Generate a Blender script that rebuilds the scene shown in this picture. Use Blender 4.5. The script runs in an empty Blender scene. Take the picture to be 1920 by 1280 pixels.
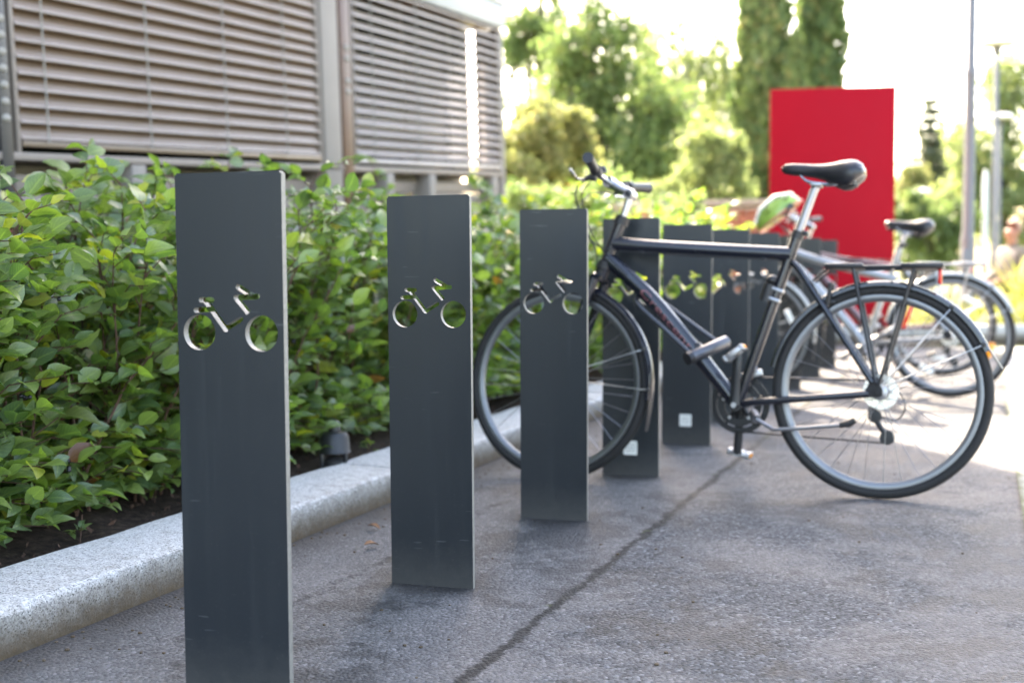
import bpy, bmesh, math, random
import numpy as np
from mathutils import Vector, Matrix, Euler

random.seed(11)
rng = np.random.default_rng(7)
PI = math.pi
scene = bpy.context.scene
COL = scene.collection

# ------------------------------------------------------------------ camera
F_PX, PITCH, ROLL, CAM_H = 2300.0, .0631, -.0053, .7604     # photo is 1920 px wide
cam_d = bpy.data.cameras.new('camera')
cam = bpy.data.objects.new('camera', cam_d)
COL.objects.link(cam)
cam_d.sensor_width = 36.0
cam_d.lens = F_PX / 1920 * 36
cam_d.clip_start, cam_d.clip_end = .05, 2000
r0, u0 = Vector((1, 0, 0)), Vector((0, math.sin(PITCH), math.cos(PITCH)))
cr, sr = math.cos(ROLL), math.sin(ROLL)
right, upv = cr * r0 + sr * u0, cr * u0 - sr * r0
back = right.cross(upv)
cam.matrix_world = Matrix(((right.x, upv.x, back.x, 0), (right.y, upv.y, back.y, 0),
                           (right.z, upv.z, back.z, CAM_H), (0, 0, 0, 1)))
cam_d.dof.use_dof = True
cam_d.dof.focus_distance = 2.55
cam_d.dof.aperture_fstop = 2.5
scene.camera = cam

# ------------------------------------------------------------------ sky, sun, exposure
SUN_AZ, SUN_EL = math.atan2(-.262, .965), math.radians(38)
world = bpy.data.worlds.new('World')
scene.world = world
world.use_nodes = True
wn = world.node_tree
bg = wn.nodes['Background']
sky = wn.nodes.new('ShaderNodeTexSky')
sky.sky_type = 'NISHITA'
sky.sun_disc = False
sky.sun_elevation = SUN_EL
sky.sun_rotation = SUN_AZ
sky.air_density = 1.0
sky.dust_density = 3.0
sky.ozone_density = 1.0
wn.links.new(sky.outputs[0], bg.inputs['Color'])
bg.inputs['Strength'].default_value = .15
sun_d = bpy.data.lights.new('sun', 'SUN')
sun_d.energy = 3.6
sun_d.angle = math.radians(.53)
sun_d.color = (1, .93, .82)
sun = bpy.data.objects.new('sun', sun_d)
COL.objects.link(sun)
sd = Vector((math.sin(SUN_AZ) * math.cos(SUN_EL), math.cos(SUN_AZ) * math.cos(SUN_EL), math.sin(SUN_EL)))
sun.rotation_euler = sd.to_track_quat('Z', 'Y').to_euler()
sun.location = sd * 60
vs = scene.view_settings
vs.view_transform = 'Standard'
vs.look = 'None'
vs.gamma = 1.0
vs.use_curve_mapping = False
vs.exposure = 3.22
vs.use_white_balance = True
vs.white_balance_temperature = 7550
vs.white_balance_tint = 12
scene.render.engine = 'CYCLES'
scene.cycles.use_denoising = True
scene.cycles.max_bounces = 5
scene.cycles.diffuse_bounces = 3
scene.cycles.glossy_bounces = 3
scene.cycles.transmission_bounces = 3
scene.cycles.transparent_max_bounces = 6
scene.cycles.sample_clamp_indirect = 8


# ------------------------------------------------------------------ pixel helpers
def ray(x, y):
    X, Y = x - 960, y - 640
    X, Y = X * cr + Y * sr, -X * sr + Y * cr
    c, s = math.cos(PITCH), math.sin(PITCH)
    u = -Y / F_PX
    return Vector((X / F_PX, c + u * s, -s + u * c))


CAM = Vector((0, 0, CAM_H))


def ground(x, y, z=0.):
    r = ray(x, y)
    return CAM + r * ((z - CAM_H) / r.z)


def at(x, y, Z):
    r = ray(x, y)
    return CAM + r * (Z / r.y)


# street frame: u runs along the kerb away from the camera, v to its right
EU, EV = Vector((.359, .9333, 0)), Vector((.9333, -.359, 0))


def uv(u, v, z=0.):
    return EU * u + EV * v + Vector((0, 0, z))


# ------------------------------------------------------------------ mesh helpers
class MB:
    def __init__(self):
        self.v, self.f, self.m = [], [], []
        self.mi = 0

    def add(self, vs, fs):
        o = len(self.v)
        self.v += [tuple(p) for p in vs]
        self.f += [tuple(i + o for i in f) for f in fs]
        self.m += [self.mi] * len(fs)

    def box(self, c, s, rot=None, bev=0.):
        x, y, z = s[0] / 2, s[1] / 2, s[2] / 2
        if bev > 0:
            b = min(bev, x * .9, y * .9, z * .9)
            bm = bmesh.new()
            bmesh.ops.create_cube(bm, size=1)
            for q in bm.verts:
                q.co = Vector((q.co.x * s[0], q.co.y * s[1], q.co.z * s[2]))
            bmesh.ops.bevel(bm, geom=list(bm.edges), offset=b, segments=2, affect='EDGES', profile=.5)
            bm.verts.index_update()
            vs = [q.co.copy() for q in bm.verts]
            fs = [[q.index for q in f.verts] for f in bm.faces]
            bm.free()
        else:
            vs = [Vector((a * x, b_ * y, c_ * z)) for a in (-1, 1) for b_ in (-1, 1) for c_ in (-1, 1)]
            fs = [(0, 1, 3, 2), (4, 6, 7, 5), (0, 4, 5, 1), (2, 3, 7, 6), (0, 2, 6, 4), (1, 5, 7, 3)]
        c = Vector(c)
        if rot is not None:
            vs = [rot @ p for p in vs]
        self.add([p + c for p in vs], fs)
        return self

    def tube(self, pts, r, seg=8, caps=True, closed=False, sq=1., side=None):
        pts = [Vector(p) for p in pts]
        n = len(pts)
        rs = r if isinstance(r, (list, tuple)) else [r] * n
        tang = []
        for i in range(n):
            if closed:
                t = pts[(i + 1) % n] - pts[i - 1]
            else:
                t = pts[min(i + 1, n - 1)] - pts[max(i - 1, 0)]
            tang.append(t.normalized())
        a = side.copy() if side is not None else (Vector((0, 0, 1)) if abs(tang[0].z) < .9 else Vector((0, 1, 0)))
        nrm = (a - tang[0] * a.dot(tang[0])).normalized()
        vs, fs = [], []
        for i in range(n):
            if i:
                nrm = (nrm - tang[i] * nrm.dot(tang[i])).normalized()
            bn = tang[i].cross(nrm)
            for k in range(seg):
                t = 2 * PI * k / seg
                vs.append(pts[i] + (nrm * math.cos(t) + bn * math.sin(t) * sq) * rs[i])
        for i in range(n if closed else n - 1):
            j = (i + 1) % n
            for k in range(seg):
                l = (k + 1) % seg
                fs.append((i * seg + k, i * seg + l, j * seg + l, j * seg + k))
        if caps and not closed:
            fs.append(tuple(range(seg - 1, -1, -1)))
            fs.append(tuple((n - 1) * seg + k for k in range(seg)))
        self.add(vs, fs)
        return self

    def lathe(self, prof, seg=32, axis='z', c=(0, 0, 0), closed=False):
        """prof: (radius, height) pairs"""
        c = Vector(c)
        vs, fs = [], []
        m = len(prof)
        for k in range(seg):
            t = 2 * PI * k / seg
            for r, h in prof:
                if axis == 'z':
                    p = Vector((r * math.cos(t), r * math.sin(t), h))
                elif axis == 'y':
                    p = Vector((r * math.cos(t), h, r * math.sin(t)))
                else:
                    p = Vector((h, r * math.cos(t), r * math.sin(t)))
                vs.append(c + p)
        for k in range(seg):
            l = (k + 1) % seg
            for i in range(m if closed else m - 1):
                j = (i + 1) % m
                fs.append((k * m + i, l * m + i, l * m + j, k * m + j))
        if not closed:
            if prof[0][0] > 1e-5:
                fs.append(tuple(k * m for k in range(seg))[::-1])
            if prof[-1][0] > 1e-5:
                fs.append(tuple(k * m + m - 1 for k in range(seg)))
        self.add(vs, fs)
        return self

    def prism(self, poly, p0, ax, ay, ext):
        """poly in (a,b); extruded along ext"""
        p0, ax, ay, ext = map(Vector, (p0, ax, ay, ext))
        n = len(poly)
        a = [p0 + ax * x + ay * y for x, y in poly]
        b = [p + ext for p in a]
        fs = [tuple(range(n))[::-1], tuple(range(n, 2 * n))]
        fs += [(i, (i + 1) % n, n + (i + 1) % n, n + i) for i in range(n)]
        self.add(a + b, fs)
        return self

    def sphere(self, c, s, seg=16, rings=10, rot=None):
        c = Vector(c)
        vs, fs = [], []
        for i in range(rings + 1):
            ph = PI * i / rings
            for k in range(seg):
                t = 2 * PI * k / seg
                p = Vector((s[0] * math.sin(ph) * math.cos(t), s[1] * math.sin(ph) * math.sin(t), s[2] * math.cos(ph)))
                vs.append(c + (rot @ p if rot is not None else p))
        for i in range(rings):
            for k in range(seg):
                l = (k + 1) % seg
                fs.append((i * seg + k, (i + 1) * seg + k, (i + 1) * seg + l, i * seg + l))
        self.add(vs, fs)
        return self

    def mesh(self, name, mats, smooth=True, angle=38):
        me = bpy.data.meshes.new(name)
        me.from_pydata([tuple(p) for p in self.v], [], self.f)
        for m in (mats if isinstance(mats, (list, tuple)) else [mats]):
            me.materials.append(m)
        if any(self.m):
            me.polygons.foreach_set('material_index', self.m)
        fix(me, smooth, angle)
        return me

    def build(self, name, mats, parent=None, smooth=True, angle=38):
        return link(name, self.mesh(name, mats, smooth, angle), parent)


def fix(me, smooth=True, angle=38):
    bm = bmesh.new()
    bm.from_mesh(me)
    bmesh.ops.remove_doubles(bm, verts=bm.verts, dist=1e-6)
    bmesh.ops.recalc_face_normals(bm, faces=bm.faces)
    if smooth:
        lim = math.radians(angle)
        for f in bm.faces:
            f.smooth = True
        for e in bm.edges:
            if len(e.link_faces) == 2 and e.calc_face_angle(0) > lim:
                e.smooth = False
    bm.to_mesh(me)
    bm.free()
    me.update()


def link(name, data, parent=None):
    o = bpy.data.objects.new(name, data)
    COL.objects.link(o)
    if parent is not None:
        o.parent = parent
    return o


def tag(o, label=None, cat=None, group=None, kind=None):
    if label:
        o['label'] = label
    if cat:
        o['category'] = cat
    if group:
        o['group'] = group
    if kind:
        o['kind'] = kind
    return o


def thing(name, label, cat, loc=(0, 0, 0), rz=0, group=None):
    o = link(name, None)
    o.location = loc
    o.rotation_euler = (0, 0, rz)
    return tag(o, label, cat, group)


def bez(p, n=14):
    """smooth curve through control points (Catmull-Rom)"""
    p = [Vector(q) for q in p]
    q = [p[0] * 2 - p[1]] + p + [p[-1] * 2 - p[-2]]
    out = []
    per = max(2, n // (len(p) - 1))
    for i in range(1, len(q) - 2):
        for k in range(per):
            t = k / per
            a, b, c, d = q[i - 1], q[i], q[i + 1], q[i + 2]
            out.append(.5 * ((2 * b) + (c - a) * t + (2 * a - 5 * b + 4 * c - d) * t * t + (3 * b - a - 3 * c + d) * t ** 3))
    out.append(p[-1])
    return out


# ------------------------------------------------------------------ materials
class NT:
    def __init__(self, name):
        self.m = bpy.data.materials.new(name)
        self.m.use_nodes = True
        self.t = self.m.node_tree
        self.p = self.t.nodes['Principled BSDF']
        self.out = self.t.nodes['Material Output']
        self._c = None

    def n(self, typ, **kw):
        nd = self.t.nodes.new(typ)
        for k, v in kw.items():
            setattr(nd, k, v)
        return nd

    def l(self, a, b):
        self.t.links.new(a, b)

    def coord(self, which='Object'):
        if self._c is None:
            self._c = self.n('ShaderNodeTexCoord')
        return self._c.outputs[which]

    def geo(self):
        return self.n('ShaderNodeNewGeometry').outputs['Position']

    def noise(self, scale, detail=4, rough=.55, vec=None, dist=0.):
        nd = self.n('ShaderNodeTexNoise')
        nd.inputs['Scale'].default_value = scale
        nd.inputs['Detail'].default_value = detail
        nd.inputs['Roughness'].default_value = rough
        nd.inputs['Distortion'].default_value = dist
        self.l(vec if vec is not None else self.coord(), nd.inputs['Vector'])
        return nd.outputs['Fac']

    def voro(self, scale, vec=None, feature='F1', out='Distance'):
        nd = self.n('ShaderNodeTexVoronoi', feature=feature)
        nd.inputs['Scale'].default_value = scale
        self.l(vec if vec is not None else self.coord(), nd.inputs['Vector'])
        return nd.outputs[out]

    def ramp(self, fac, stops, interp='LINEAR'):
        nd = self.n('ShaderNodeValToRGB')
        nd.color_ramp.interpolation = interp
        el = nd.color_ramp.elements
        while len(el) < len(stops):
            el.new(.5)
        for e, (p, c) in zip(el, stops):
            e.position = p
            e.color = (c, c, c, 1) if not isinstance(c, (tuple, list)) else (*c[:3], 1)
        self.l(fac, nd.inputs['Fac'])
        return nd.outputs['Color']

    def mix(self, fac, a, b, typ='MIX'):
        nd = self.n('ShaderNodeMix', data_type='RGBA', blend_type=typ)
        for k, val in ((0, fac), (6, a), (7, b)):
            s = nd.inputs[k]
            if isinstance(val, (int, float)):
                s.default_value = val if k == 0 else (val, val, val, 1)
            elif isinstance(val, (tuple, list)):
                s.default_value = (*val[:3], 1)
            else:
                self.l(val, s)
        return nd.outputs[2]

    def math(self, op, a, b=None, clamp=False):
        nd = self.n('ShaderNodeMath', operation=op, use_clamp=clamp)
        for s, val in zip(nd.inputs, (a, b)):
            if val is None:
                continue
            if isinstance(val, (int, float)):
                s.default_value = val
            else:
                self.l(val, s)
        return nd.outputs[0]

    def dot(self, vec, d):
        nd = self.n('ShaderNodeVectorMath', operation='DOT_PRODUCT')
        self.l(vec, nd.inputs[0])
        nd.inputs[1].default_value = d
        return nd.outputs['Value']

    def bump(self, h, strength=.3, dist=.01, prev=None):
        nd = self.n('ShaderNodeBump')
        nd.inputs['Strength'].default_value = strength
        nd.inputs['Distance'].default_value = dist
        self.l(h, nd.inputs['Height'])
        if prev is not None:
            self.l(prev, nd.inputs['Normal'])
        self.l(nd.outputs[0], self.p.inputs['Normal'])
        return nd.outputs[0]

    def base(self, c):
        if isinstance(c, (tuple, list)):
            self.p.inputs['Base Color'].default_value = (*c, 1)
        else:
            self.l(c, self.p.inputs['Base Color'])

    def set(self, **kw):
        nm = dict(rough='Roughness', metal='Metallic', spec='Specular IOR Level', coat='Coat Weight',
                  coat_rough='Coat Roughness', trans='Transmission Weight', ior='IOR')
        for k, v in kw.items():
            s = self.p.inputs[nm[k]]
            if isinstance(v, (int, float)):
                s.default_value = v
            else:
                self.l(v, s)
        return self


def plain(name, c, rough=.5, metal=0., var=.12, scale=14, bump=0., bscale=60, coat=0., spec=.5):
    t = NT(name)
    f = t.noise(scale, 5, .6)
    lo = tuple(max(0, x * (1 - var)) for x in c)
    hi = tuple(min(1, x * (1 + var)) for x in c)
    t.base(t.mix(f, lo, hi))
    t.set(metal=metal, coat=coat, spec=spec)
    t.set(rough=t.math('ADD', t.math('MULTIPLY', t.noise(scale * 2.7, 4), .16), max(.02, rough - .08)))
    if bump:
        t.bump(t.noise(bscale, 4), bump, .002)
    return t.m


def m_asphalt():
    t = NT('asphalt')
    pos = t.geo()
    v = t.dot(pos, tuple(EV))
    n7 = t.math('SUBTRACT', t.noise(6, 4, .7, pos), .5)
    n40 = t.math('SUBTRACT', t.noise(38, 3, .7, pos), .5)
    wob = t.math('ADD', t.math('MULTIPLY', n7, .10), t.math('MULTIPLY', n40, .035))
    vw = t.math('ADD', v, wob)
    left = t.math('LESS_THAN', vw, -.878)
    big = t.noise(1.4, 5, .72, pos, .25)
    aggn = t.n('ShaderNodeTexVoronoi', feature='F1')
    aggn.inputs['Scale'].default_value = 135
    t.l(pos, aggn.inputs['Vector'])
    fine = t.noise(420, 2, .6, pos)
    # worn smooth binder (pale) against open coarse stone (dark)
    worn = t.ramp(big, [(.44, 0), (.56, 1)])
    worn = t.math('MAXIMUM', worn, t.math('MULTIPLY', left, .8))
    old = t.mix(t.noise(3.5, 3, .65, pos), (.104, .098, .098), (.150, .142, .142))
    c = t.mix(worn, (.070, .073, .080), old)
    aggv = t.n('ShaderNodeRGBToBW')
    t.l(aggn.outputs['Color'], aggv.inputs[0])
    grain = t.ramp(aggv.outputs[0], [(.15, .28), (.45, .85), (.75, 1.3), (.93, 2.5)])
    c = t.mix(1., c, t.mix(t.math('MULTIPLY', worn, .62), grain, (1, 1, 1)), 'MULTIPLY')
    c = t.mix(1., c, t.ramp(fine, [(.25, .68), (.7, 1.25)]), 'MULTIPLY')
    # damp, dirty patches
    dn = t.noise(2.3, 6, .76, pos, .25)
    damp = t.ramp(dn, [(.515, 0), (.55, 1)])
    c = t.mix(t.math('MULTIPLY', damp, .78), c, t.mix(1., c, (.36, .36, .375), 'MULTIPLY'))
    # grime gathered round the foot of each bollard
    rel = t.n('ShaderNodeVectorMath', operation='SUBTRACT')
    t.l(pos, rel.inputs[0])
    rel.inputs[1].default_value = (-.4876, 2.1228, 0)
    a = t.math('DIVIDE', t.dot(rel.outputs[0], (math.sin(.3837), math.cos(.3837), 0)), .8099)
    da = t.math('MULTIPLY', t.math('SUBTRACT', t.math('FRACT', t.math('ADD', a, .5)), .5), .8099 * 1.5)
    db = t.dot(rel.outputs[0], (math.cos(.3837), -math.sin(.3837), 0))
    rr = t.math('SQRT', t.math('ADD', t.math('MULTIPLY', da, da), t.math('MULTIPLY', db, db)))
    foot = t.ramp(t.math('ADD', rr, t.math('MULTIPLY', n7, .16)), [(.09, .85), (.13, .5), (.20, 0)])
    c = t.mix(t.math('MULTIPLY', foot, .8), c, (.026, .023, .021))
    brk = t.noise(11, 3, .72, pos)
    # joints between the lanes, packed with grit and moss
    def joint(v0, w, amp):
        q = t.math('ADD', v, t.math('ADD', t.math('MULTIPLY', n7, amp), t.math('MULTIPLY', n40, amp * 1.0)))
        d = t.math('ADD', t.math('ABSOLUTE', t.math('SUBTRACT', q, v0)), t.math('MULTIPLY', t.math('SUBTRACT', brk, .5), .035))
        return t.ramp(d, [(0, 1), (w, .9), (w * 1.9, 0)])
    j2 = t.math('MULTIPLY', joint(-.878, .0095, .045), t.ramp(brk, [(.32, .65), (.45, 1)]))
    j1 = t.math('MULTIPLY', joint(-1.43, .009, .09), t.ramp(brk, [(.46, 0), (.58, .8)]))
    jj = t.math('MAXIMUM', j2, j1)
    moss = t.math('MULTIPLY', jj, t.ramp(t.noise(8, 3, .6, pos), [(.6, 0), (.68, 1)]))
    c = t.mix(jj, c, (.011, .0105, .0105))
    c = t.mix(t.math('MULTIPLY', moss, .6), c, (.10, .115, .02))
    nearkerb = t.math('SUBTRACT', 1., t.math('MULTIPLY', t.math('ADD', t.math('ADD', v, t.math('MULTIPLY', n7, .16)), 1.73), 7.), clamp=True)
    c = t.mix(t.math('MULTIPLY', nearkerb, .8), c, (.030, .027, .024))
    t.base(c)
    t.set(rough=t.math('ADD', .80, t.math('MULTIPLY', damp, -.14)), spec=.35)
    h = t.math('ADD', t.math('MULTIPLY', aggn.outputs['Distance'], -1.2), t.math('MULTIPLY', fine, .5))
    t.bump(h, .8, .005)
    return t.m


def m_granite():
    t = NT('granite')
    pos = t.geo()
    a = t.voro(330, pos, 'F1', 'Color')
    bw = t.n('ShaderNodeRGBToBW')
    t.l(a, bw.inputs[0])
    c = t.ramp(bw.outputs[0], [(.12, (.09, .09, .09)), (.3, (.37, .365, .358)), (.6, (.53, .523, .512)), (.9, (.68, .67, .655))])
    c = t.mix(t.ramp(t.noise(90, 4, .7, pos), [(.4, 0), (.75, .45)]), c, (.27, .28, .29))
    c = t.mix(t.ramp(t.noise(5, 5, .65, pos), [(.45, 0), (.8, .4)]), c, (.36, .35, .33))
    sep = t.n('ShaderNodeSeparateXYZ')
    t.l(pos, sep.inputs[0])
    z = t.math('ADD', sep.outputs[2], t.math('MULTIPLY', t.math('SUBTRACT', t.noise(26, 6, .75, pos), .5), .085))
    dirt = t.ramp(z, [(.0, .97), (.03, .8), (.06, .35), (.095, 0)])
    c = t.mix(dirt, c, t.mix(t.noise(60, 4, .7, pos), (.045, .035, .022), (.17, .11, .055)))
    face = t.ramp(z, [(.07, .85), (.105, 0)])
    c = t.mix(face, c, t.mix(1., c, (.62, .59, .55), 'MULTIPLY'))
    t.base(c)
    t.set(rough=.78, spec=.4)
    t.bump(t.noise(60, 5, .8, pos), .6, .006)
    return t.m


def m_soil():
    t = NT('soil')
    pos = t.geo()
    f = t.noise(38, 7, .72, pos)
    c = t.ramp(f, [(.3, (.016, .011, .008)), (.52, (.055, .036, .026)), (.8, (.13, .09, .065))])
    t.base(c)
    t.set(rough=.95, spec=.2)
    t.bump(f, 1., .03)
    return t.m


def m_paving():
    t = NT('concrete_paving')
    pos = t.geo()
    f = t.noise(3, 6, .65, pos)
    c = t.mix(f, (.30, .295, .285), (.42, .415, .40))
    c = t.mix(t.ramp(t.noise(180, 3, .6, pos), [(.35, .5), (.6, 0)]), c, (.2, .2, .2))
    v = t.dot(pos, tuple(EV))
    edge = t.ramp(t.math('ADD', v, t.math('MULTIPLY', t.math('SUBTRACT', t.noise(14, 6, .75, pos), .5), .08)), [(.12, 1), (.17, 0)])
    c = t.mix(edge, c, t.mix(t.noise(20, 4, .6, pos), (.02, .022, .012), (.09, .11, .03)))
    t.base(c)
    t.set(rough=.85)
    t.bump(t.noise(120, 5, .7, pos), .4, .004)
    return t.m


def m_ground():
    t = NT('park_ground')
    pos = t.geo()
    f = t.noise(.35, 6, .6, pos)
    g = t.noise(9, 6, .7, pos)
    c = t.mix(f, (.10, .12, .035), (.20, .19, .09))
    c = t.mix(t.ramp(g, [(.3, .6), (.7, 0)]), c, (.06, .075, .02))
    t.base(c)
    t.set(rough=.95)
    t.bump(g, .6, .05)
    return t.m


def m_bollard():
    t = NT('bollard_paint')
    o = t.coord()
    info = t.n('ShaderNodeObjectInfo')
    off = t.n('ShaderNodeVectorMath', operation='ADD')
    comb = t.n('ShaderNodeCombineXYZ')
    t.l(t.math('MULTIPLY', info.outputs['Random'], 37.), comb.inputs[0])
    t.l(o, off.inputs[0])
    t.l(comb.outputs[0], off.inputs[1])
    q = off.outputs[0]
    c = t.mix(t.noise(3, 5, .6, q), (.0140, .0180, .0225), (.0175, .0220, .0265))
    # hairline scratches and pale chips
    sc = None
    for k, (ang, s) in enumerate(((.45, 17), (-.8, 24), (1.15, 13))):
        mp = t.n('ShaderNodeMapping')
        mp.inputs['Rotation'].default_value = (0, ang, 0)
        mp.inputs['Scale'].default_value = (s * .32, 1, s * 3.4)
        mp.inputs['Location'].default_value = (k * 3.1, 0, k * 7.7)
        t.l(q, mp.inputs['Vector'])
        n1 = t.ramp(t.noise(1.6, 2, .5, mp.outputs[0]), [(.69, 0), (.70, 1)])
        sc = n1 if sc is None else t.math('MAXIMUM', sc, n1)
    mask = t.ramp(t.noise(5, 3, .6, q), [(.54, 0), (.60, 1)])
    sc = t.math('MULTIPLY', sc, mask)
    c = t.mix(t.math('MULTIPLY', sc, .26), c, (.16, .165, .17))
    sep = t.n('ShaderNodeSeparateXYZ')
    t.l(o, sep.inputs[0])
    z = t.math('ADD', sep.outputs[2], t.math('MULTIPLY', t.math('SUBTRACT', t.noise(45, 6, .8, q), .5), .12))
    mp = t.n('ShaderNodeMapping')
    mp.inputs['Scale'].default_value = (28, 1, 1.1)
    t.l(q, mp.inputs['Vector'])
    run = t.ramp(t.noise(1.5, 4, .65, mp.outputs[0]), [(.5, 0), (.72, 1)])
    c = t.mix(t.math('MULTIPLY', run, .035), c, (.075, .078, .08))
    splash = t.ramp(z, [(.0, .75), (.05, .3), (.11, 0)])
    dust = t.math('MULTIPLY', t.ramp(t.noise(160, 3, .7, q), [(.62, 0), (.72, 1)]), t.ramp(sep.outputs[2], [(.0, .55), (.5, .12)]))
    c = t.mix(t.math('MULTIPLY', dust, .35), c, (.16, .15, .14))
    c = t.mix(t.math('MULTIPLY', splash, .6), c, (.085, .078, .07))
    t.base(c)
    r = t.math('ADD', .27, t.math('MULTIPLY', t.noise(9, 5, .65, q), .13))
    t.set(rough=t.math('ADD', t.math('ADD', r, t.math('MULTIPLY', run, .12)), t.math('MULTIPLY', splash, .3)), spec=.5)
    t.bump(t.noise(700, 2, .5, q), .06, .0006)
    return t.m


def m_leaf(name, dark, light, yellow, attr=True, rough=.42, trans=.45, back=1.0, spec=.5, veins=True, yfrac=.91):
    """leaf blade: per-leaf colour, pale veins, light passing through"""
    t = NT(name)
    if attr:
        a = t.n('ShaderNodeAttribute', attribute_name='rnd')
        rnd = a.outputs['Fac']
    else:
        rnd = t.n('ShaderNodeObjectInfo').outputs['Random']
    r2 = t.math('FRACT', t.math('MULTIPLY', rnd, 17.31))
    c = t.mix(rnd, dark, light)
    c = t.mix(t.ramp(r2, [(yfrac, 0), (min(.999, yfrac + .08), 1)]), c, yellow)
    if veins:
        uvn = t.n('ShaderNodeUVMap')
        sep = t.n('ShaderNodeSeparateXYZ')
        t.l(uvn.outputs[0], sep.inputs[0])
        ax = t.math('ABSOLUTE', t.math('SUBTRACT', sep.outputs[0], .5))
        mid = t.ramp(ax, [(.0, 1), (.035, .6), (.06, 0)])
        ph = t.math('SUBTRACT', t.math('MULTIPLY', sep.outputs[1], 44.), t.math('MULTIPLY', ax, 30.))
        side = t.ramp(t.math('SINE', ph), [(.80, 0), (.98, 1)])
        ve = t.math('MAXIMUM', mid, t.math('MULTIPLY', side, .5))
        c = t.mix(t.math('MULTIPLY', ve, .38), c, tuple(min(1, x * 1.9 + .02) for x in light))
        t.bump(ve, .35, .002)
    if veins:
        r3 = t.math('FRACT', t.math('MULTIPLY', rnd, 53.7))
        c = t.mix(t.ramp(r3, [(.990, 0), (.994, 1)]), c, (.22, .085, .035))
    blot = t.noise(55, 4, .65)
    c = t.mix(t.ramp(blot, [(.3, .35), (.55, 0)]), c, tuple(x * .55 for x in dark))
    t.base(c)
    t.set(rough=rough, spec=spec)
    tr = t.n('ShaderNodeBsdfTranslucent')
    t.l(t.mix(1., c, (1.3 * back, 1.5 * back, .5 * back) if veins else (1.2 * back, 1.3 * back, .95 * back), 'MULTIPLY'), tr.inputs['Color'])
    mx = t.n('ShaderNodeMixShader')
    mx.inputs[0].default_value = trans
    t.l(t.p.outputs[0], mx.inputs[1])
    t.l(tr.outputs[0], mx.inputs[2])
    t.l(mx.outputs[0], t.out.inputs['Surface'])
    return t.m


def m_brick(name='brick_clay'):
    t = NT(name)
    info = t.n('ShaderNodeObjectInfo')
    pos = t.geo()
    c = t.mix(info.outputs['Random'], (.25, .085, .05), (.38, .15, .095))
    c = t.mix(t.noise(24, 5, .7, pos), c, t.mix(1., c, (.55, .5, .5), 'MULTIPLY'))
    t.base(c)
    t.set(rough=.88)
    t.bump(t.noise(90, 4, .7, pos), .5, .004)
    return t.m


def m_bark(name, c0, c1):
    t = NT(name)
    mp = t.n('ShaderNodeMapping')
    mp.inputs['Scale'].default_value = (9, 9, 2.2)
    t.l(t.coord(), mp.inputs['Vector'])
    f = t.noise(1.6, 6, .7, mp.outputs[0])
    t.base(t.mix(f, c0, c1))
    t.set(rough=.9)
    t.bump(f, .8, .03)
    return t.m


M = {}
M['asphalt'] = m_asphalt()
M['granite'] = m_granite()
M['soil'] = m_soil()
M['paving'] = m_paving()
M['ground'] = m_ground()
M['bollard'] = m_bollard()
M['bollard_edge'] = plain('bare_metal_edge', (.20, .19, .17), .5, .1, .4, 90, .3, 300)
M['brick'] = m_brick()
M['mortar'] = plain('mortar', (.36, .34, .31), .9, 0, .2, 30, .3, 120)
M['slat'] = plain('blind_slat', (.150, .100, .064), .38, .0, .05, 3, 0, spec=.6)
M['slat_open'] = plain('blind_slat_skylit', (.46, .40, .385), .35, .0, .05, 3, 0, spec=.6)  # same slats in a paler colour: sky light on the open blind
M['cord'] = plain('ladder_cord', (.27, .25, .22), .7)
M['slat_lip_skylit'] = plain('blind_slat_lip_skylit', (.33, .275, .255), .35)  # sky sheen along the slat edge, put into the colour
M['pillar'] = plain('pillar_concrete', (.225, .195, .17), .7, 0, .1, 4, .15, 80)
M['fascia'] = plain('fascia_metal', (.26, .275, .28), .45, .1, .06, 3)
M['rust'] = plain('brown_post', (.085, .036, .017), .45, 0, .35, 20, .2, 120)
M['dark'] = plain('dark_frame', (.035, .033, .034), .4)
M['white_plastic'] = plain('white_plastic', (.78, .77, .74), .35, 0, .04)
M['panel'] = plain('grey_panel', (.20, .165, .14), .6, 0, .12, 6, .1, 50)
M['render'] = plain('wall_render', (.46, .44, .41), .85, 0, .1, 3, .25, 60)
M['roof'] = plain('roof_felt', (.08, .08, .08), .8)
M['black_paint'] = plain('frame_paint', (.008, .0095, .016), .24, 0, .1, 8, 0, coat=.4)
M['silver_paint'] = plain('silver_frame_paint', (.27, .28, .29), .3, .5, .06, 8, coat=.4)
M['maroon_paint'] = plain('maroon_frame_paint', (.06, .012, .018), .25, 0, .1, 8, coat=.5)
M['rubber'] = plain('tyre_rubber', (.0125, .0115, .0115), .75, 0, .25, 30, .3, 200)
M['black_plastic'] = plain('black_plastic', (.016, .016, .018), .42, 0, .15, 20, .1, 250)
M['saddle'] = plain('saddle_vinyl', (.013, .013, .017), .33, 0, .1, 20, .15, 400)
M['chrome'] = plain('polished_alloy', (.46, .46, .47), .22, .95, .06, 10)
M['alloy'] = plain('brushed_alloy', (.34, .34, .355), .36, .9, .1, 14)
M['rim'] = plain('rim_alloy', (.20, .205, .215), .4, .8, .1, 20)
M['steel'] = plain('spoke_steel', (.34, .34, .35), .3, .9, .05)
M['dark_steel'] = plain('dark_steel', (.016, .016, .018), .42, .3, .25, 40)
M['shackle'] = plain('shackle_vinyl', (.020, .022, .028), .3, 0, .1, 20, coat=.5)
M['lockbar'] = plain('lock_steel', (.11, .11, .12), .3, .6, .15, 20)
M['red_reflector'] = plain('red_reflector', (.55, .02, .015), .2, 0, .1)
M['orange_reflector'] = plain('orange_reflector', (.85, .30, .02), .2, 0, .1)
M['white_reflector'] = plain('white_reflector', (.80, .80, .76), .2, 0, .05)
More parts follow.
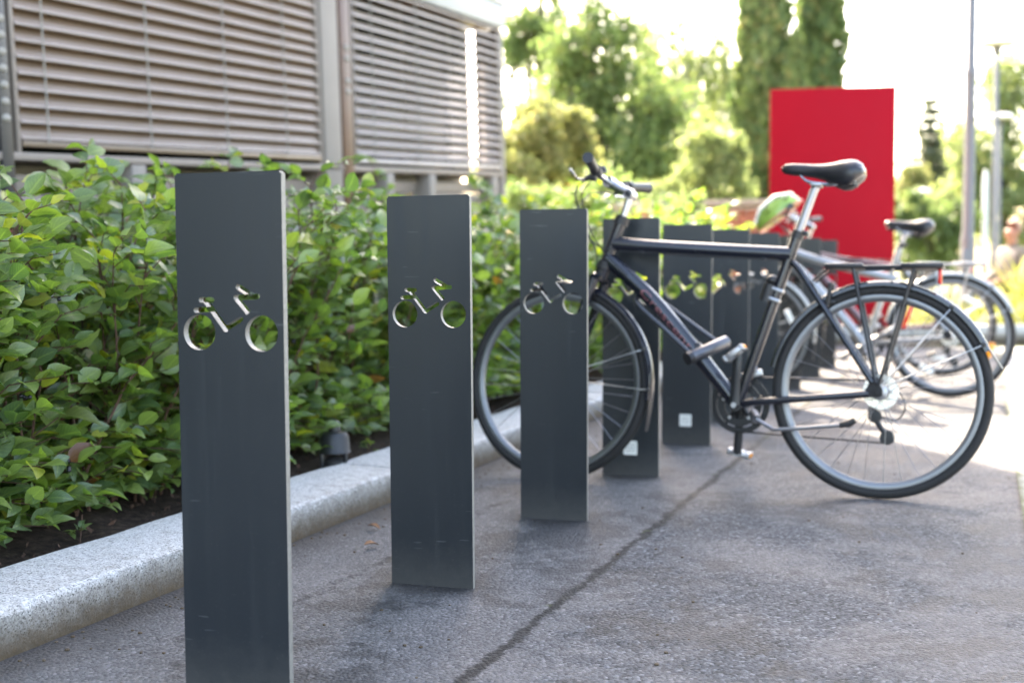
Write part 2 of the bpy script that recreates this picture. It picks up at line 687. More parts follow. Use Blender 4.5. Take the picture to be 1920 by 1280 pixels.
M['letter'] = plain('pink_lettering', (.21, .075, .08), .4, 0, .1)
M['red_sign'] = plain('red_sign_paint', (.30, .0014, .0105), .6, 0, .04, 2, spec=.12)
M['sign_edge'] = plain('sign_edge', (.30, .03, .04), .4)
M['galv'] = plain('galvanised_pole', (.135, .14, .15), .5, .25, .12, 12)
M['lamp_white'] = plain('lamp_white', (.80, .80, .78), .35, 0, .03)
M['bark'] = m_bark('bark_brown', (.035, .025, .018), (.11, .085, .06))
M['birch_bark'] = m_bark('bark_birch', (.16, .15, .14), (.55, .53, .50))
M['stem'] = m_bark('hedge_stem_bark', (.045, .022, .015), (.16, .085, .055))
HD, HL, HY = (.078, .136, .060), (.200, .268, .068), (.40, .39, .05)
M['hedge'] = m_leaf('hedge_leaf', HD, HL, HY, True, .36, .45, 1.25, 1.0)
M['hedge_one'] = m_leaf('hedge_leaf_single', HD, HL, HY, False, .36, .45, 1.25, 1.0)
M['tree_green'] = m_leaf('tree_leaf_green', (.105, .155, .065), (.22, .29, .115), (.34, .33, .14), True, .5, .55, 1., .4, False, .9)
M['tree_yellow'] = m_leaf('tree_leaf_yellow', (.18, .20, .085), (.32, .32, .14), (.40, .34, .16), True, .5, .55, 1., .4, False, .8)
M['tree_pale'] = m_leaf('tree_leaf_pale', (.17, .21, .10), (.32, .36, .17), (.40, .38, .19), True, .5, .55, 1.1, .4, False, .9)
M['thuja'] = m_leaf('thuja_spray', (.095, .150, .062), (.185, .240, .090), (.25, .24, .10), True, .6, .35, 1., .3, False, .8)
M['spruce'] = m_leaf('spruce_spray', (.075, .09, .06), (.13, .145, .085), (.17, .16, .09), True, .6, .35, 1., .3, False, .9)
M['grass'] = m_leaf('tall_grass_blade', (.12, .17, .03), (.30, .30, .08), (.50, .42, .20), True, .5, .45, 1., .4, False, .6)
M['fallen'] = plain('fallen_leaf', (.16, .07, .025), .7, 0, .5, 30)
M['berry'] = plain('black_berry', (.012, .010, .016), .25)
M['glass'] = NT('window_glass').m
_g = M['glass'].node_tree.nodes['Principled BSDF']
_g.inputs['Base Color'].default_value = (.018, .026, .018, 1)
_g.inputs['Roughness'].default_value = .06
_g.inputs['Specular IOR Level'].default_value = .2


# ------------------------------------------------------------------ the setting
def sheet(name, pts, mat, label=None):
    me = bpy.data.meshes.new(name)
    me.from_pydata([tuple(p) for p in pts], [], [tuple(range(len(pts)))])
    me.materials.append(mat)
    fix(me, False)
    if me.polygons[0].normal.z < 0:
        me.flip_normals()
    o = link(name, me)
    return tag(o, kind='structure')


KF, KB = -1.763, -2.005      # kerb front and back (v)
UE = 11.6                    # far end of the forecourt
sheet('ground', [(-400, -60, -.03), (400, -60, -.03), (400, 900, -.03), (-400, 900, -.03)], M['ground'])
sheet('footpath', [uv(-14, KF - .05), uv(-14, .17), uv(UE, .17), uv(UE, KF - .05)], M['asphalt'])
sheet('paving', [uv(-14, .12, .006), uv(-14, 9, .006), uv(UE, 9, .006), uv(UE, .12, .006)], M['paving'])

# planting bed: uneven soil between kerb and building
NU, NV = 190, 22
ug, vg = np.linspace(-4, UE, NU), np.linspace(KB + .01, -4.2, NV)
sv = []
for i, u in enumerate(ug):
    for j, v in enumerate(vg):
        z = .062 + .03 * (math.sin(u * 3.1 + v * 5) * .4 + math.sin(u * 7.7 - v * 3) * .3) + rng.normal(0, .006) + .05 * min(1, (KB - v) / .5)
        if j == 0:
            z = .068
        sv.append(uv(u, v, z))
sf = [(i * NV + j, i * NV + j + 1, (i + 1) * NV + j + 1, (i + 1) * NV + j) for i in range(NU - 1) for j in range(NV - 1)]
me = bpy.data.meshes.new('planting_bed')
me.from_pydata([tuple(p) for p in sv], [], sf)
me.materials.append(M['soil'])
fix(me, True, 80)
tag(link('planting_bed', me), kind='structure')

# granite kerb, stone by stone
kerb = tag(link('kerb', None), kind='structure')
prof = [(KF, -.04), (KF - .002, .04), (KF - .004, .082), (KF - .008, .0905), (KF - .016, .0955), (KF - .07, .0985), (KF - .14, .1015), (KB + .008, .103), (KB, .097), (KB, -.04)]
joint_u = EU.dot(ground(655, 868, .1))
L_ST = 2.05
k0 = joint_u - 4 * L_ST
for i in range(10):
    a, b = k0 + i * L_ST + .004, k0 + (i + 1) * L_ST - .004
    dz = rng.normal(0, .0016)
    dv = rng.normal(0, .0022)
    mb = MB()
    rows = 15
    vsx, fsx = [], []
    for r in range(rows):
        u = a + (b - a) * r / (rows - 1)
        endc = .004 if r in (0, rows - 1) else 0
        for (v, z) in prof:
            up_ = z > .04
            vsx.append(uv(u, v + dv + (rng.normal(0, .0013) if z > 0 else 0), z + dz + (rng.normal(0, .0011) - endc if up_ else 0)))
    m = len(prof)
    for r in range(rows - 1):
        for k in range(m - 1):
            fsx.append((r * m + k, (r + 1) * m + k, (r + 1) * m + k + 1, r * m + k + 1))
    fsx.append(tuple(range(m)))
    fsx.append(tuple((rows - 1) * m + k for k in range(m))[::-1])
    mb.add(vsx, fsx)
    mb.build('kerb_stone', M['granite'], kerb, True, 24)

# kerb across the far end of the forecourt, with the bed of tall grass behind it
fk = tag(link('far_kerb', None), kind='structure')
fa, fb = uv(UE, KF), ground(1990, 640)
fb = fa + (fb - fa).normalized() * 9
dirk = (fb - fa).normalized()
perp = Vector((-dirk.y, dirk.x, 0))
for i in range(7):
    c = fa + dirk * (i * 1.25 + .62) + perp * .1
    rot = Matrix.Rotation(math.atan2(dirk.y, dirk.x), 3, 'Z')
    MB().box(c + Vector((0, 0, .05)), (1.242, .2, .22), rot, .012).build('kerb_stone', M['granite'], fk)


# ------------------------------------------------------------------ bricks
def brick_wall(parent, origin, e, n, length, height, name='brick', limit=300, order=None):
    """running-bond bricks proud of a mortar core; the first `limit` are objects, the rest one part"""
    bl, bh, bd, j = .228, .062, .05, .012
    bm = MB().box((0, 0, 0), (bl, bd, bh), None, .004).mesh('brick', M['brick'])
    a = math.atan2(e.y, e.x)
    spots = []
    for r in range(int(height / (bh + j))):
        x = -(bl + j) / 2 if r % 2 else 0.
        while x < length - bl:
            spots.append((x + bl / 2, r * (bh + j) + bh / 2 + .006))
            x += bl + j
    if order:
        spots.sort(key=order)
    rest = MB()
    rot = Matrix.Rotation(a, 3, 'Z')
    for k, (x, z) in enumerate(spots):
        c = origin + e * x + Vector((0, 0, z)) + n * (rng.normal(0, .0015) - .012)
        if k < limit:
            o = link('brick', bm, parent)
            o.location = c
            o.rotation_euler = (rng.normal(0, .006), 0, a)
        else:
            rest.box(c, (bl, bd, bh), rot)
    if rest.v:
        tag(rest.build('brickwork', M['brick'], parent, False), kind='stuff')


# ------------------------------------------------------------------ office building with blinds
e1 = ray(1850, 360).normalized()
nF = e1.cross(Vector((0, 0, 1))).normalized()
e3 = nF.cross(e1)
cF = at(948, 330, 11.1)
BM = Matrix(((e1.x, nF.x, e3.x, cF.x), (e1.y, nF.y, e3.y, cF.y), (e1.z, nF.z, e3.z, cF.z), (0, 0, 0, 1)))
bld = thing('office_building', 'beige office building with grey pillars and outside blinds behind the hedge', 'building')
bld.matrix_world = BM


def bx(name, s, n, t, mat, parent=bld, bev=.004):
    """box in facade coordinates: s along, n outwards, t up"""
    return MB().box(((s[0] + s[1]) / 2, (n[0] + n[1]) / 2, (t[0] + t[1]) / 2), (s[1] - s[0], n[1] - n[0], t[1] - t[0]), None, bev).build(name, mat, parent)


bx('wall', (-16, -.02), (-12, -.42), (-2.4, 9), M['render'], bev=0)
bx('upper_wall', (-16, -.03), (-.419, .22), (1.78, 8.4), M['render'], bev=0)
bx('roof', (-16.3, .2), (-12.2, .42), (8.4, 8.62), M['roof'])
for k, (a, b) in enumerate(((-2.99, .1), (-9.2, -3.0), (-15.9, -9.21))):
    bx('blind_box', (a, b - .09), (-.02, .03), (1.292, 1.50), M['fascia'])
    bx('flashing', (a, b - .07), (-.06, .05), (1.503, 1.545), M['white_plastic'])
    bx('soffit_panel', (a, b - .10), (-.418, .02), (1.548, 1.777), M['panel'])
    bx('blind_recess', (a + .01, b - .105), (-.417, -.022), (1.294, 1.50), M['rust'])
bx('plinth', (-16, -.01), (-.41, -.06), (-2.4, -.30), M['mortar'], bev=0)
bx('plinth_cap', (-16, .0), (-.40, .0), (-.298, -.252), M['panel'])
bx('cladding_board', (-16, -.05), (-.40, -.10), (-.245, -.155), M['panel'])
bx('cladding_board', (-16, -.05), (-.40, -.115), (-.147, -.06), M['panel'])
bx('window_sill', (-16, -.03), (-.40, .0), (-.002, .034), M['panel'])
for (a, b) in ((-3.225, -3.0), (-6.30, -6.10), (-9.5, -9.28), (-12.7, -12.5)):
    bx('pillar', (a, b), (-.41, .0), (-.30, 1.285), M['pillar'], bev=.01)
for (a, b) in ((-2.985, -2.845), (-6.085, -6.015)):
    bx('guide_post', (a, b), (-.2, .004), (-.29, 1.28), M['rust'] if a > -4 else M['dark'])
bx('corner_post', (-.072, .0), (-.245, .0), (-2.3, 1.285), M['pillar'], bev=.008)
for s_ in (-2.35, -1.62, -.3, -4.1, -5.2):
    bx('sill_bracket', (s_, s_ + .11), (-.118, .0), (-.246, -.006), M['pillar'])
for (a, b) in ((-2.80, -.08), (-5.98, -3.25), (-9.2, -6.35)):
    w = bx('window', (a, b), (-.38, -.30), (-.01, 1.28), M['dark'], bev=0)
    bx('pane', (a + .05, (a + b) / 2 - .025), (-.30, -.285), (.04, 1.25), M['glass'], w, 0)
    bx('pane', ((a + b) / 2 + .025, b - .05), (-.30, -.285), (.04, 1.25), M['glass'], w, 0)
for t_ in (.79, .715, .57, .50):  # bright reflections beside the slats, added as small ovals
    MB().sphere((-2.90, .006, t_ + .03), (.034, .012, .02)).build('highlight_oval', M['cord'], bld)
for k in range(7):  # further reflection highlights shaped as ovals, one per slat
    MB().sphere((-6.05, .006, .18 + k * .072), (.026, .012, .018)).build('highlight_oval', M['cord'], bld)
# clay plinth bricks seen through the hedge
po = BM @ Vector((-7.6, -.035, -1.5))
eh = Vector((e1.x, e1.y, 0)).normalized()
brw = thing('brick_wall', 'low red brick wall behind the hedge, under the windows', 'wall')
wo = uv(1.6, -3.28, .02)
MB().box(wo + eh * 4.5 + Vector((0, 0, .47)) - nF * .08, (9.0, .14, .95), Matrix.Rotation(math.atan2(eh.y, eh.x), 3, 'Z')).build('core', M['mortar'], brw, False)
brick_wall(brw, wo + Vector((0, 0, .02)), eh, nF, 9.0, .95)


# ---- the two outside blinds
def slat_mesh(length, tilt, mat):
    w, n = .080, 7
    pr = []
    for k in range(n):
        q = k / (n - 1) - .5
        pr.append((q * w, .006 * (1 - (2 * q) ** 2)))
    top = pr
    # curled lip on the outer edge
    lip = [(w / 2 + .003, .002), (w / 2 + .0055, .0065), (w / 2 + .003, .0105)]
    lipi = [(-w / 2 - .003, .002), (-w / 2 - .0045, .006)]
    outer = lipi[::-1] + top + lip
    th = .0012
    poly = [(x, z + th) for x, z in outer] + [(x, z - th) for x, z in outer[::-1]]
    ct, st = math.cos(tilt), math.sin(tilt)
    poly = [(x * ct + z * st, -x * st + z * ct) for x, z in poly]
    mb = MB().prism(poly, (0, 0, 0), (0, 1, 0), (0, 0, 1), (length, 0, 0))
    bx_, bz_ = (w / 2 + .004), .004
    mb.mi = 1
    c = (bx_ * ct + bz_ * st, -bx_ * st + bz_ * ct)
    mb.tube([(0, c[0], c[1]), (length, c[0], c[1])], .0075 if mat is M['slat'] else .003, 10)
    return mb.mesh('slat', [mat, M['slat_lip_skylit'] if mat is M['slat'] else mat], True, 50)


def blind(s0, s1, tilt, mat, label, t0, t1, cords):
    b = thing('window_blind', label, 'blind')
    b.matrix_world = BM
    sm = slat_mesh(s1 - s0, tilt, mat)
    t = t0 + .075
    while t < t1:
        o = link('slat', sm, b)
        o.location = (s0 + rng.normal(0, .0015), -.035, t + rng.normal(0, .0012))
        o.rotation_euler = (rng.normal(0, .018), rng.normal(0, .0006), 0)
        t += .072
    bx('bottom_rail', (s0, s1), (-.075, .0), (t0, t0 + .028), mat, b)
    bx('guide_rail', (s0 - .028, s0 - .006), (-.068, -.006), (t0 - .05, t1 + .03), M['panel'], b, .002)
    bx('guide_rail', (s1 + .006, s1 + .028), (-.068, -.006), (t0 - .05, t1 + .03), M['panel'], b, .002)
    for c in cords:
        MB().tube([(c, .013, t0 + .02), (c, .013, t1)], .0042, 6).build('ladder_cord', M['cord'], b)
        MB().tube([(c - .05, -.082, t0 + .02), (c - .05, -.082, t1)], .0042, 6).build('ladder_cord', M['cord'], b)
    return b


blind(-5.95, -3.285, math.radians(59), M['slat'], 'closed beige slatted blind on the larger, left window', .06, 1.29, (-5.8, -5.05, -4.36, -3.72))
blind(-2.775, -.105, math.radians(33), M['slat_open'], 'half open sky-lit slatted blind beside the building corner', .06, 1.29, (-2.55, -1.82, -.95))
blind(-9.15, -6.36, math.radians(59), M['slat'], 'slatted blind cut off at the left edge of the picture', .06, 1.29, (-7, -8))


# ------------------------------------------------------------------ bollards
def bollard_mesh():
    W, H, T = .2054, .92, .0145
    bm = bmesh.new()
    bmesh.ops.create_cube(bm, size=1)
    for q in bm.verts:
        q.co = Vector((q.co.x * W, q.co.y * T, (q.co.z + .5) * (H + .06) - .06))
    bmesh.ops.bevel(bm, geom=[e for e in bm.edges if abs(e.verts[0].co.y - e.verts[1].co.y) > .01 and e.verts[0].co.z > .5], offset=.0035, segments=3, affect='EDGES')
    me = bpy.data.meshes.new('plate')
    bm.to_mesh(me)
    bm.free()
    ob = link('plate_tmp', me)
    cut = MB()

    def hole(poly):
        cut.prism([(a, b) for a, b in poly], (0, -.03, 0), (1, 0, 0), (0, 0, 1), (0, .06, 0))

    def P(u_, v_):
        return (u_ - W / 2, H - v_)

    for cu, cv in ((.0425, .2755), (.1630, .2762)):
        x, z = P(cu, cv)
        hole([(x + .0312 * math.cos(2 * PI * k / 40), z + .0312 * math.sin(2 * PI * k / 40)) for k in range(40)])

    def stroke(a, b, w, ra=True, rb=True):
        a, b = Vector(P(*a)), Vector(P(*b))
        d = (b - a).normalized()
        n = Vector((-d.y, d.x))
        w /= 2
        pts = []
        for c, sg, rnd in ((b, 1, rb), (a, -1, ra)):
            if rnd:
                for k in range(7):
                    t = -PI / 2 + PI * k / 6
                    pts.append(c + (d * math.cos(t) + n * math.sin(t)) * w * sg)
            else:
                pts += [c - n * w * sg, c + n * w * sg]
        hole([tuple(p) for p in pts])

    stroke((.047, .2190), (.0685, .2195), .0095)
    stroke((.0365, .2370), (.0690, .2350), .0093)
    stroke((.0555, .2200), (.0945, .2695), .0102)
    stroke((.0945, .2685), (.1240, .2520), .0094)
    stroke((.1200, .1965), (.1480, .2125), .0104)
    stroke((.1155, .2150), (.1560, .2128), .0098)
    stroke((.1165, .2160), (.1390, .2415), .0100, True, False)
    cm = cut.mesh('cut', M['dark'], False)
    co = link('cut_tmp', cm)
    md = ob.modifiers.new('b', 'BOOLEAN')
    md.operation, md.solver, md.use_self, md.object = 'DIFFERENCE', 'EXACT', True, co
    dg = bpy.context.evaluated_depsgraph_get()
    out = bpy.data.meshes.new_from_object(ob.evaluated_get(dg))
    bpy.data.objects.remove(ob)
    bpy.data.objects.remove(co)
    out.materials.clear()
    out.materials.append(M['bollard'])
    out.materials.append(M['bollard_edge'])
    for p in out.polygons:
        p.material_index = 0 if abs(p.normal.y) > .7 else 1
        p.use_smooth = False
    return out


BME = bollard_mesh()
ROW = Vector((math.sin(.3837), math.cos(.3837), 0))
B1 = Vector((-.4876, 2.1228, 0))
BL = ['dark grey steel bollard nearest the camera, cut off at the bottom edge',
      'second dark grey bollard from the camera, standing clear of the bicycle',
      'third dark grey bollard, standing in front of the black bicycle\'s front wheel',
      'dark grey bollard the black bicycle leans on, behind its front wheel',
      'dark grey bollard with a small pale square sticker, seen under the black top tube',
      'dark grey bollard just right of the stickered one, behind the pedals',
      'dark grey bollard behind the seat tube of the black bicycle',
      'dark grey bollard seen through the front of the black bicycle\'s rear wheel',
      'dark grey bollard seen through the spokes, second last of the row',
      'farthest dark grey bollard at the sunlit end of the row']
fixx = [-.0, -.009, .002, .0, .002, 0, .004, 0, 0, 0]
boll = []
for i in range(10):
    b = link('bike_bollard', BME)
    b.location = B1 + ROW * (.8099 * i) + Vector((fixx[i] + .003, 0, 0))
    b.rotation_euler = (rng.normal(0, .004) if i else 0, rng.normal(0, .003) if i else 0, -.2975 + rng.normal(0, .012) * (i > 0))
    tag(b, BL[i], 'bollard', 'bicycle bollards along the kerb')
    boll.append(b)
for i, (x, z) in ((3, (.0, .10)), (4, (-.002, .102))):
    s = MB().box((x, -.0078, z), (.049, .0012, .05)).build('sticker', M['white_reflector'], boll[i], False)
    for k in range(3):
        MB().box((x, -.0087, z + .012 - k * .011), (.036, .0006, .002)).build('print_line', M['galv'], s, False)


# ------------------------------------------------------------------ bicycles
def bicycle(name, label, rc, heading, lean, paint, guard, o):
    """o: options"""
    SZ = Vector((-.34, 0, .94)) * o.get('seat', 0.)       # saddle slid along the seat tube
    d = Vector((math.cos(heading), math.sin(heading), 0))
    lf0 = Vector((-d.y, d.x, 0))
    up_ = Vector((0, 0, math.cos(lean))) - lf0 * math.sin(lean)
    lf = up_.cross(d)
    root = thing(name, label, 'bicycle', group='parked bicycles')
    root.matrix_world = Matrix(((d.x, lf.x, up_.x, rc.x), (d.y, lf.y, up_.y, rc.y), (d.z, lf.z, up_.z, rc.z), (0, 0, 0, 1)))
    R, RAX, FAX, BB = .343, Vector((0, 0, .345)), Vector((1.0955, 0, .345)), Vector((.458, 0, .288))
    HT, HB = Vector((.875, 0, .909)), Vector((.931, 0, .757))
    sax = (HT - HB).normalized()
    Q = Matrix.Rotation(o.get('steer', 0.), 4, sax)

    def S(p):
        return HB + (Q.to_3x3() @ (Vector(p) - HB))

    tt1 = Vector((.292, 0, o.get('tt_z', .790)))
    stTop = Vector((.272, 0, .852))
    # frame -----------------------------------------------------------
    f = MB()
    f.tube([HB + (HB - HT) * .02, HT], .0205, 16)
    f.lathe([(.021, -.006), (.025, -.004), (.025, .010), (.021, .012)], 16, 'z', (0, 0, 0)) if False else None
    f.tube(bez([HB + (HT - HB) * .50, Vector((.72, 0, .816 - (.79 - tt1.z) * .35)), tt1], 12), [.0215] * 5 + [.0225] * 8 if False else .0245, 16)
    dtp = bez([HB + (HT - HB) * .16, Vector((.82, 0, .694)), Vector((.731, 0, .606)), Vector((.571, 0, .423)), BB], 24)
    nd = len(dtp)
    dtr = [.026 + .002 * math.sin(PI * k / nd) - .005 * max(0, k / nd - .5) for k in range(nd)]
    f.tube(dtp, dtr, 16)
    f.tube([BB, stTop], .0178, 14)
    f.lathe([(.021, -.036), (.021, .036)], 18, 'y', BB)
    for s in (-1, 1):
        y = s * .062
        f.tube(bez([Vector((.284, s * .012, .762)), Vector((.235, s * .03, .70)), Vector((.02, y, .375))], 8), [.0105] * 9, 10)
        f.tube(bez([BB + Vector((-.01, s * .022, 0)), Vector((.36, s * .045, .303)), Vector((.03, y, .338))], 8), [.0115] * 9, 10)
    frame = f.build('frame', paint, root)
    for s in (-1, 1):
        y = s * .062
        dp = MB().prism([(.036, .328), (.044, .345), (.030, .372), (.026, .392), (.004, .392), (-.004, .366), (-.013, .352), (-.012, .334), (.004, .328)], (0, y - .003, 0), (1, 0, 0), (0, 0, 1), (0, .006, 0))
        dp.tube([(0, y, .345), (0, y + s * .012, .345)], .0095, 12)
        dp.tube([(.012, y, .378), (.012, y + s * .009, .378)], .005, 10)
        dp.build('dropout', M['rubber'], frame)
    # steering bearings
    for c, nm in ((HT, 'headset'), (HB, 'headset')):
        MB().tube([c - sax * .012, c + sax * .014], .0265, 16).build(nm, M['black_plastic'], root)
    if o.get('text'):
        cu = bpy.data.curves.new('t', 'FONT')
        cu.body = 'Crescent'
        cu.size = .047
        cu.space_character = 1.02
        to = link('t', cu)
        dg = bpy.context.evaluated_depsgraph_get()
        tm = bpy.data.meshes.new_from_object(to.evaluated_get(dg))
        bpy.data.objects.remove(to)
        bmt = bmesh.new()
        bmt.from_mesh(tm)
        bmesh.ops.subdivide_edges(bmt, edges=[e for e in bmt.edges if e.calc_length() > .012], cuts=2)
        bmt.to_mesh(tm)
        bmt.free()
        a, b = Vector((.790, 0, .668)), Vector((.571, 0, .423))
        ax = (b - a).normalized()
        ay = Vector((-ax.z, 0, ax.x)) * -1
        if ay.z < 0:
            ay = -ay
        xs = [v.co.x for v in tm.vertices]
        sc_ = .262 / (max(xs) - min(xs))
        rr = .0284
        for v in tm.vertices:
            x, y = (v.co.x - min(xs)) * sc_, (v.co.y - .015) * .72
            # follow the bent tube
            k = min(nd - 1, max(0, min(range(nd), key=lambda q: abs((dtp[q] - a).dot(ax) - x))))
            axis_off = (dtp[k] - a) - ax * ((dtp[k] - a).dot(ax))
            p = a + ax * x + axis_off + (ay * math.sin(y / rr) + Vector((0, 1, 0)) * math.cos(y / rr)) * (dtr[k] + .0012)
            v.co = p
        tm.materials.clear()
        tm.materials.append(M['letter'])
        link('lettering', tm, frame)
        MB().box((.735, .0216, .822), (.105, .0012, .008), Matrix.Rotation(-.03, 3, 'Y')).build('stripe', M['letter'], frame, False)
    # fork ------------------------------------------------------------
    f = MB()
    f.tube([S(HB - sax * .012), S(HB - sax * .05)], [.024, .022], 14)
    cr0 = HB - sax * .055
    f.tube([S(cr0 + Vector((0, -.05, 0))), S(cr0 + Vector((0, -.025, .008))), S(cr0 + Vector((0, .025, .008))), S(cr0 + Vector((0, .05, 0)))], .019, 12)
    for s in (-1, 1):
        pts = bez([cr0 + Vector((0, s * .048, 0)), Vector((1.0, s * .054, .56)), Vector((1.062, s * .054, .40)), FAX + Vector((0, s * .053, -.012))], 12)
        n_ = len(pts)
        f.tube([S(p) for p in pts], [.0175 - .007 * k / n_ for k in range(n_)], 12)
    f.build('fork', o.get('fork', paint), root)

    # wheels ----------------------------------------------------------
    def wheel(c, Qm, rear):
        rimp = [(.3125, -.0115), (.3125, .0115), (.306, .0125), (.297, .0105), (.2905, .005), (.2905, -.005), (.297, -.0105), (.306, -.0125)]
        w = MB().lathe(rimp, 72, 'y', closed=True).build('wheel', M['rim'], root)
        w.matrix_local = Matrix.Translation(c) @ Qm
        tp = [(.3265 + .0168 * math.cos(2 * PI * k / 12), .0165 * math.sin(2 * PI * k / 12)) for k in range(12)]
        MB().lathe(tp, 72, 'y', closed=True).build('tyre', M['rubber'], w)
        hb = MB().lathe([(.006, -.062), (.009, -.060), (.009, -.04), (.026, -.036), (.026, -.032), (.014, -.028), (.014, .028), (.026, .032), (.026, .036), (.009, .04), (.009, .060), (.006, .062)], 18, 'y')
        hb.build('hub', M['alloy'], w)
        nsp = 32
        sp = {}
        for side in (-1, 1):
            for lead in (-1, 1):
                a0 = lead * .9
                p0 = Vector((.024 * math.cos(a0), side * .034, .024 * math.sin(a0)))
                sp[(side, lead)] = MB().tube([p0, Vector((.294, side * .002, 0))], .00105, 4, False).mesh('spoke', M['steel'])
        for k in range(nsp):
            so = link('spoke', sp[(1 if k % 2 else -1, 1 if (k // 2) % 2 else -1)], w)
            so.rotation_euler = (0, 2 * PI * k / nsp + .05, 0)
        for ang in o.get('reflectors', ()):
            rf = MB().box((.225, .012, 0), (.03, .008, .085), None, .003).build('reflector', M['white_reflector'] if ang != 2.2 else M['orange_reflector'], w)
            rf.rotation_euler = (0, ang + (.6 if rear else 0), 0)
        return w

    wheel(RAX, Matrix.Identity(4), True)
    wheel(S(FAX), Q, False)

    # mudguards -------------------------------------------------------
    def mudguard(c, a0, a1, xf, flap):
        n_, pr = 34, []
        wsec = [(-.0225, -.013), (-.0215, -.005), (-.014, .0015), (0, .0035), (.014, .0015), (.0215, -.005), (.0225, -.013)]
        vs_, fs_ = [], []
        for k in range(n_):
            t = math.radians(a0 + (a1 - a0) * k / (n_ - 1))
            for lay in (0, .0022):
                for (y, h) in (wsec if lay == 0 else wsec[::-1]):
                    r = .3535 + h + lay
                    vs_.append(xf(c + Vector((r * math.cos(t), y, r * math.sin(t)))))
        m_ = 2 * len(wsec)
        for k in range(n_ - 1):
            for q in range(m_):
                w_ = (q + 1) % m_
                fs_.append((k * m_ + q, k * m_ + w_, (k + 1) * m_ + w_, (k + 1) * m_ + q))
        fs_ += [tuple(range(m_)), tuple((n_ - 1) * m_ + q for q in range(m_))]
        mb = MB()
        mb.add(vs_, fs_)
        g = mb.build('mudguard', guard, root)
        t0 = math.radians(a1 - 1)
        pts = []
        for k in range(5):
            t = t0 + math.radians(flap) * k / 4
            r = .353 + .018 * (k / 4) ** 1.4
            pts.append((r, t, .021 - .006 * k / 4))
        vs_, fs_ = [], []
        for r, t, w_ in pts:
            for lay in (0, .003):
                for y in ((-w_, 0, w_) if lay == 0 else (w_, 0, -w_)):
                    rr_ = r + lay + (.003 if y == 0 else -.001)
                    vs_.append(xf(c + Vector((rr_ * math.cos(t), y, rr_ * math.sin(t)))))
        for k in range(4):
            for q in range(6):
                fs_.append((k * 6 + q, k * 6 + (q + 1) % 6, (k + 1) * 6 + (q + 1) % 6, (k + 1) * 6 + q))
        fs_ += [tuple(range(6)), tuple(24 + q for q in range(6))]
        mb = MB()
        mb.add(vs_, fs_)
        mb.build('flap', M['black_plastic'], g)
        return g

    gr = mudguard(RAX, 12, 157, lambda p: p, 11)
    gf = mudguard(FAX, 70, 189, S, 17)
    for ang, g, c, xf in ((153, gr, RAX, lambda p: p), (128, gr, RAX, lambda p: p), (183, gf, FAX, S), (160, gf, FAX, S)):
        t = math.radians(ang)
        e_ = Vector((.343 * math.cos(t), 0, .343 * math.sin(t)))
        for s in (-1, 1):
            MB().tube([xf(c + Vector((0, s * .058, .012))), xf(c + e_ * .93 + Vector((0, s * .034, 0))), xf(c + e_ + Vector((0, s * .0235, 0)))], .0019, 6).build('stay', M['steel'], g)
            MB().box(xf(c + e_ * 1.01 + Vector((0, s * .0245, 0))), (.014, .008, .014), None, .002).build('stay_clip', M['black_plastic'], g)

    # stem and handlebar ---------------------------------------------
    A1, A2 = Vector((.846, 0, 1.000)), Vector((.925, 0, 1.048))
    f = MB()
    f.tube([S(HT), S(Vector((.862, 0, .945))), S(A1)], [.0125, .0125, .0145], 14)
    f.tube([S(A1 + Vector((-.008, 0, .0))), S(A1 + (A2 - A1) * .5), S(A2)], [.019, .0165, .0175], 14)
    f.tube([S(A1 + Vector((0, -.024, 0))), S(A1 + Vector((0, .024, 0)))], .017, 14)
    f.tube([S(A2 + Vector((0, -.024, 0))), S(A2 + Vector((0, .024, 0)))], .020, 14)
    st = f.build('stem', M['chrome'], root)
    MB().tube([S(A1 + Vector((0, .022, 0))), S(A1 + Vector((0, .030, 0)))], .0095, 12).build('pivot_bolt', M['black_plastic'], st)
    MB().tube([S(HT - sax * .005), S(HT + sax * .02)], .0215, 14).build('spacer', M['black_plastic'], st)
    bar = [Vector((.925, 0, 1.048)), Vector((.923, .07, 1.05)), Vector((.915, .16, 1.060)), Vector((.888, .285, 1.076))]
    full = [Vector((p.x, -p.y, p.z)) for p in bar[:0:-1]] + bar
    hb = MB().tube([S(p) for p in bez(full, 30)], .0112, 12).build('handlebar', o.get('bar', M['chrome']), root)
    for s in (-1, 1):
        Y = Vector((1, s, 1))

        def B(x, y, z):
            return S(Vector((x, s * y, z)))
        gp = [B(.9125, .168, 1.061), B(.9085, .188, 1.0635), B(.893, .262, 1.073), B(.887, .289, 1.0765)]
        MB().tube(gp, [.0178, .0165, .0172, .0188], 14).build('grip', M['black_plastic'], hb)
        MB().tube([B(.9165, .145, 1.059), B(.912, .166, 1.061)], .0205, 14).build('shifter', M['black_plastic'], hb)
        MB().box(B(.921, .150, 1.040), (.022, .026, .030), None, .006).build('shifter_pod', M['black_plastic'], hb)
        lv = MB()
        lv.tube([B(.92, .118, 1.056), B(.919, .138, 1.058)], .0165, 12)
        lv.tube([B(.925, .128, 1.05), B(.958, .140, 1.036)], [.013, .009], 10)
        lvo = lv.build('lever_clamp', M['black_plastic'], hb)
        MB().tube(bez([B(.957, .138, 1.036), B(.972, .165, 1.030), B(.962, .225, 1.036), B(.962, .262, 1.046)], 9), [.0065, .006, .0055, .0052, .005, .005, .0055, .006, .0065, .0068][:10], 8, sq=.6).build('brake_lever', M['chrome'], hb)
    MB().lathe([(.001, .024), (.010, .0225), (.017, .016), (.0195, .006), (.0195, .0), (.006, -.001)], 20, 'z', S(Vector((.922, .085, 1.066)))).build('bell', M['dark_steel'], hb)
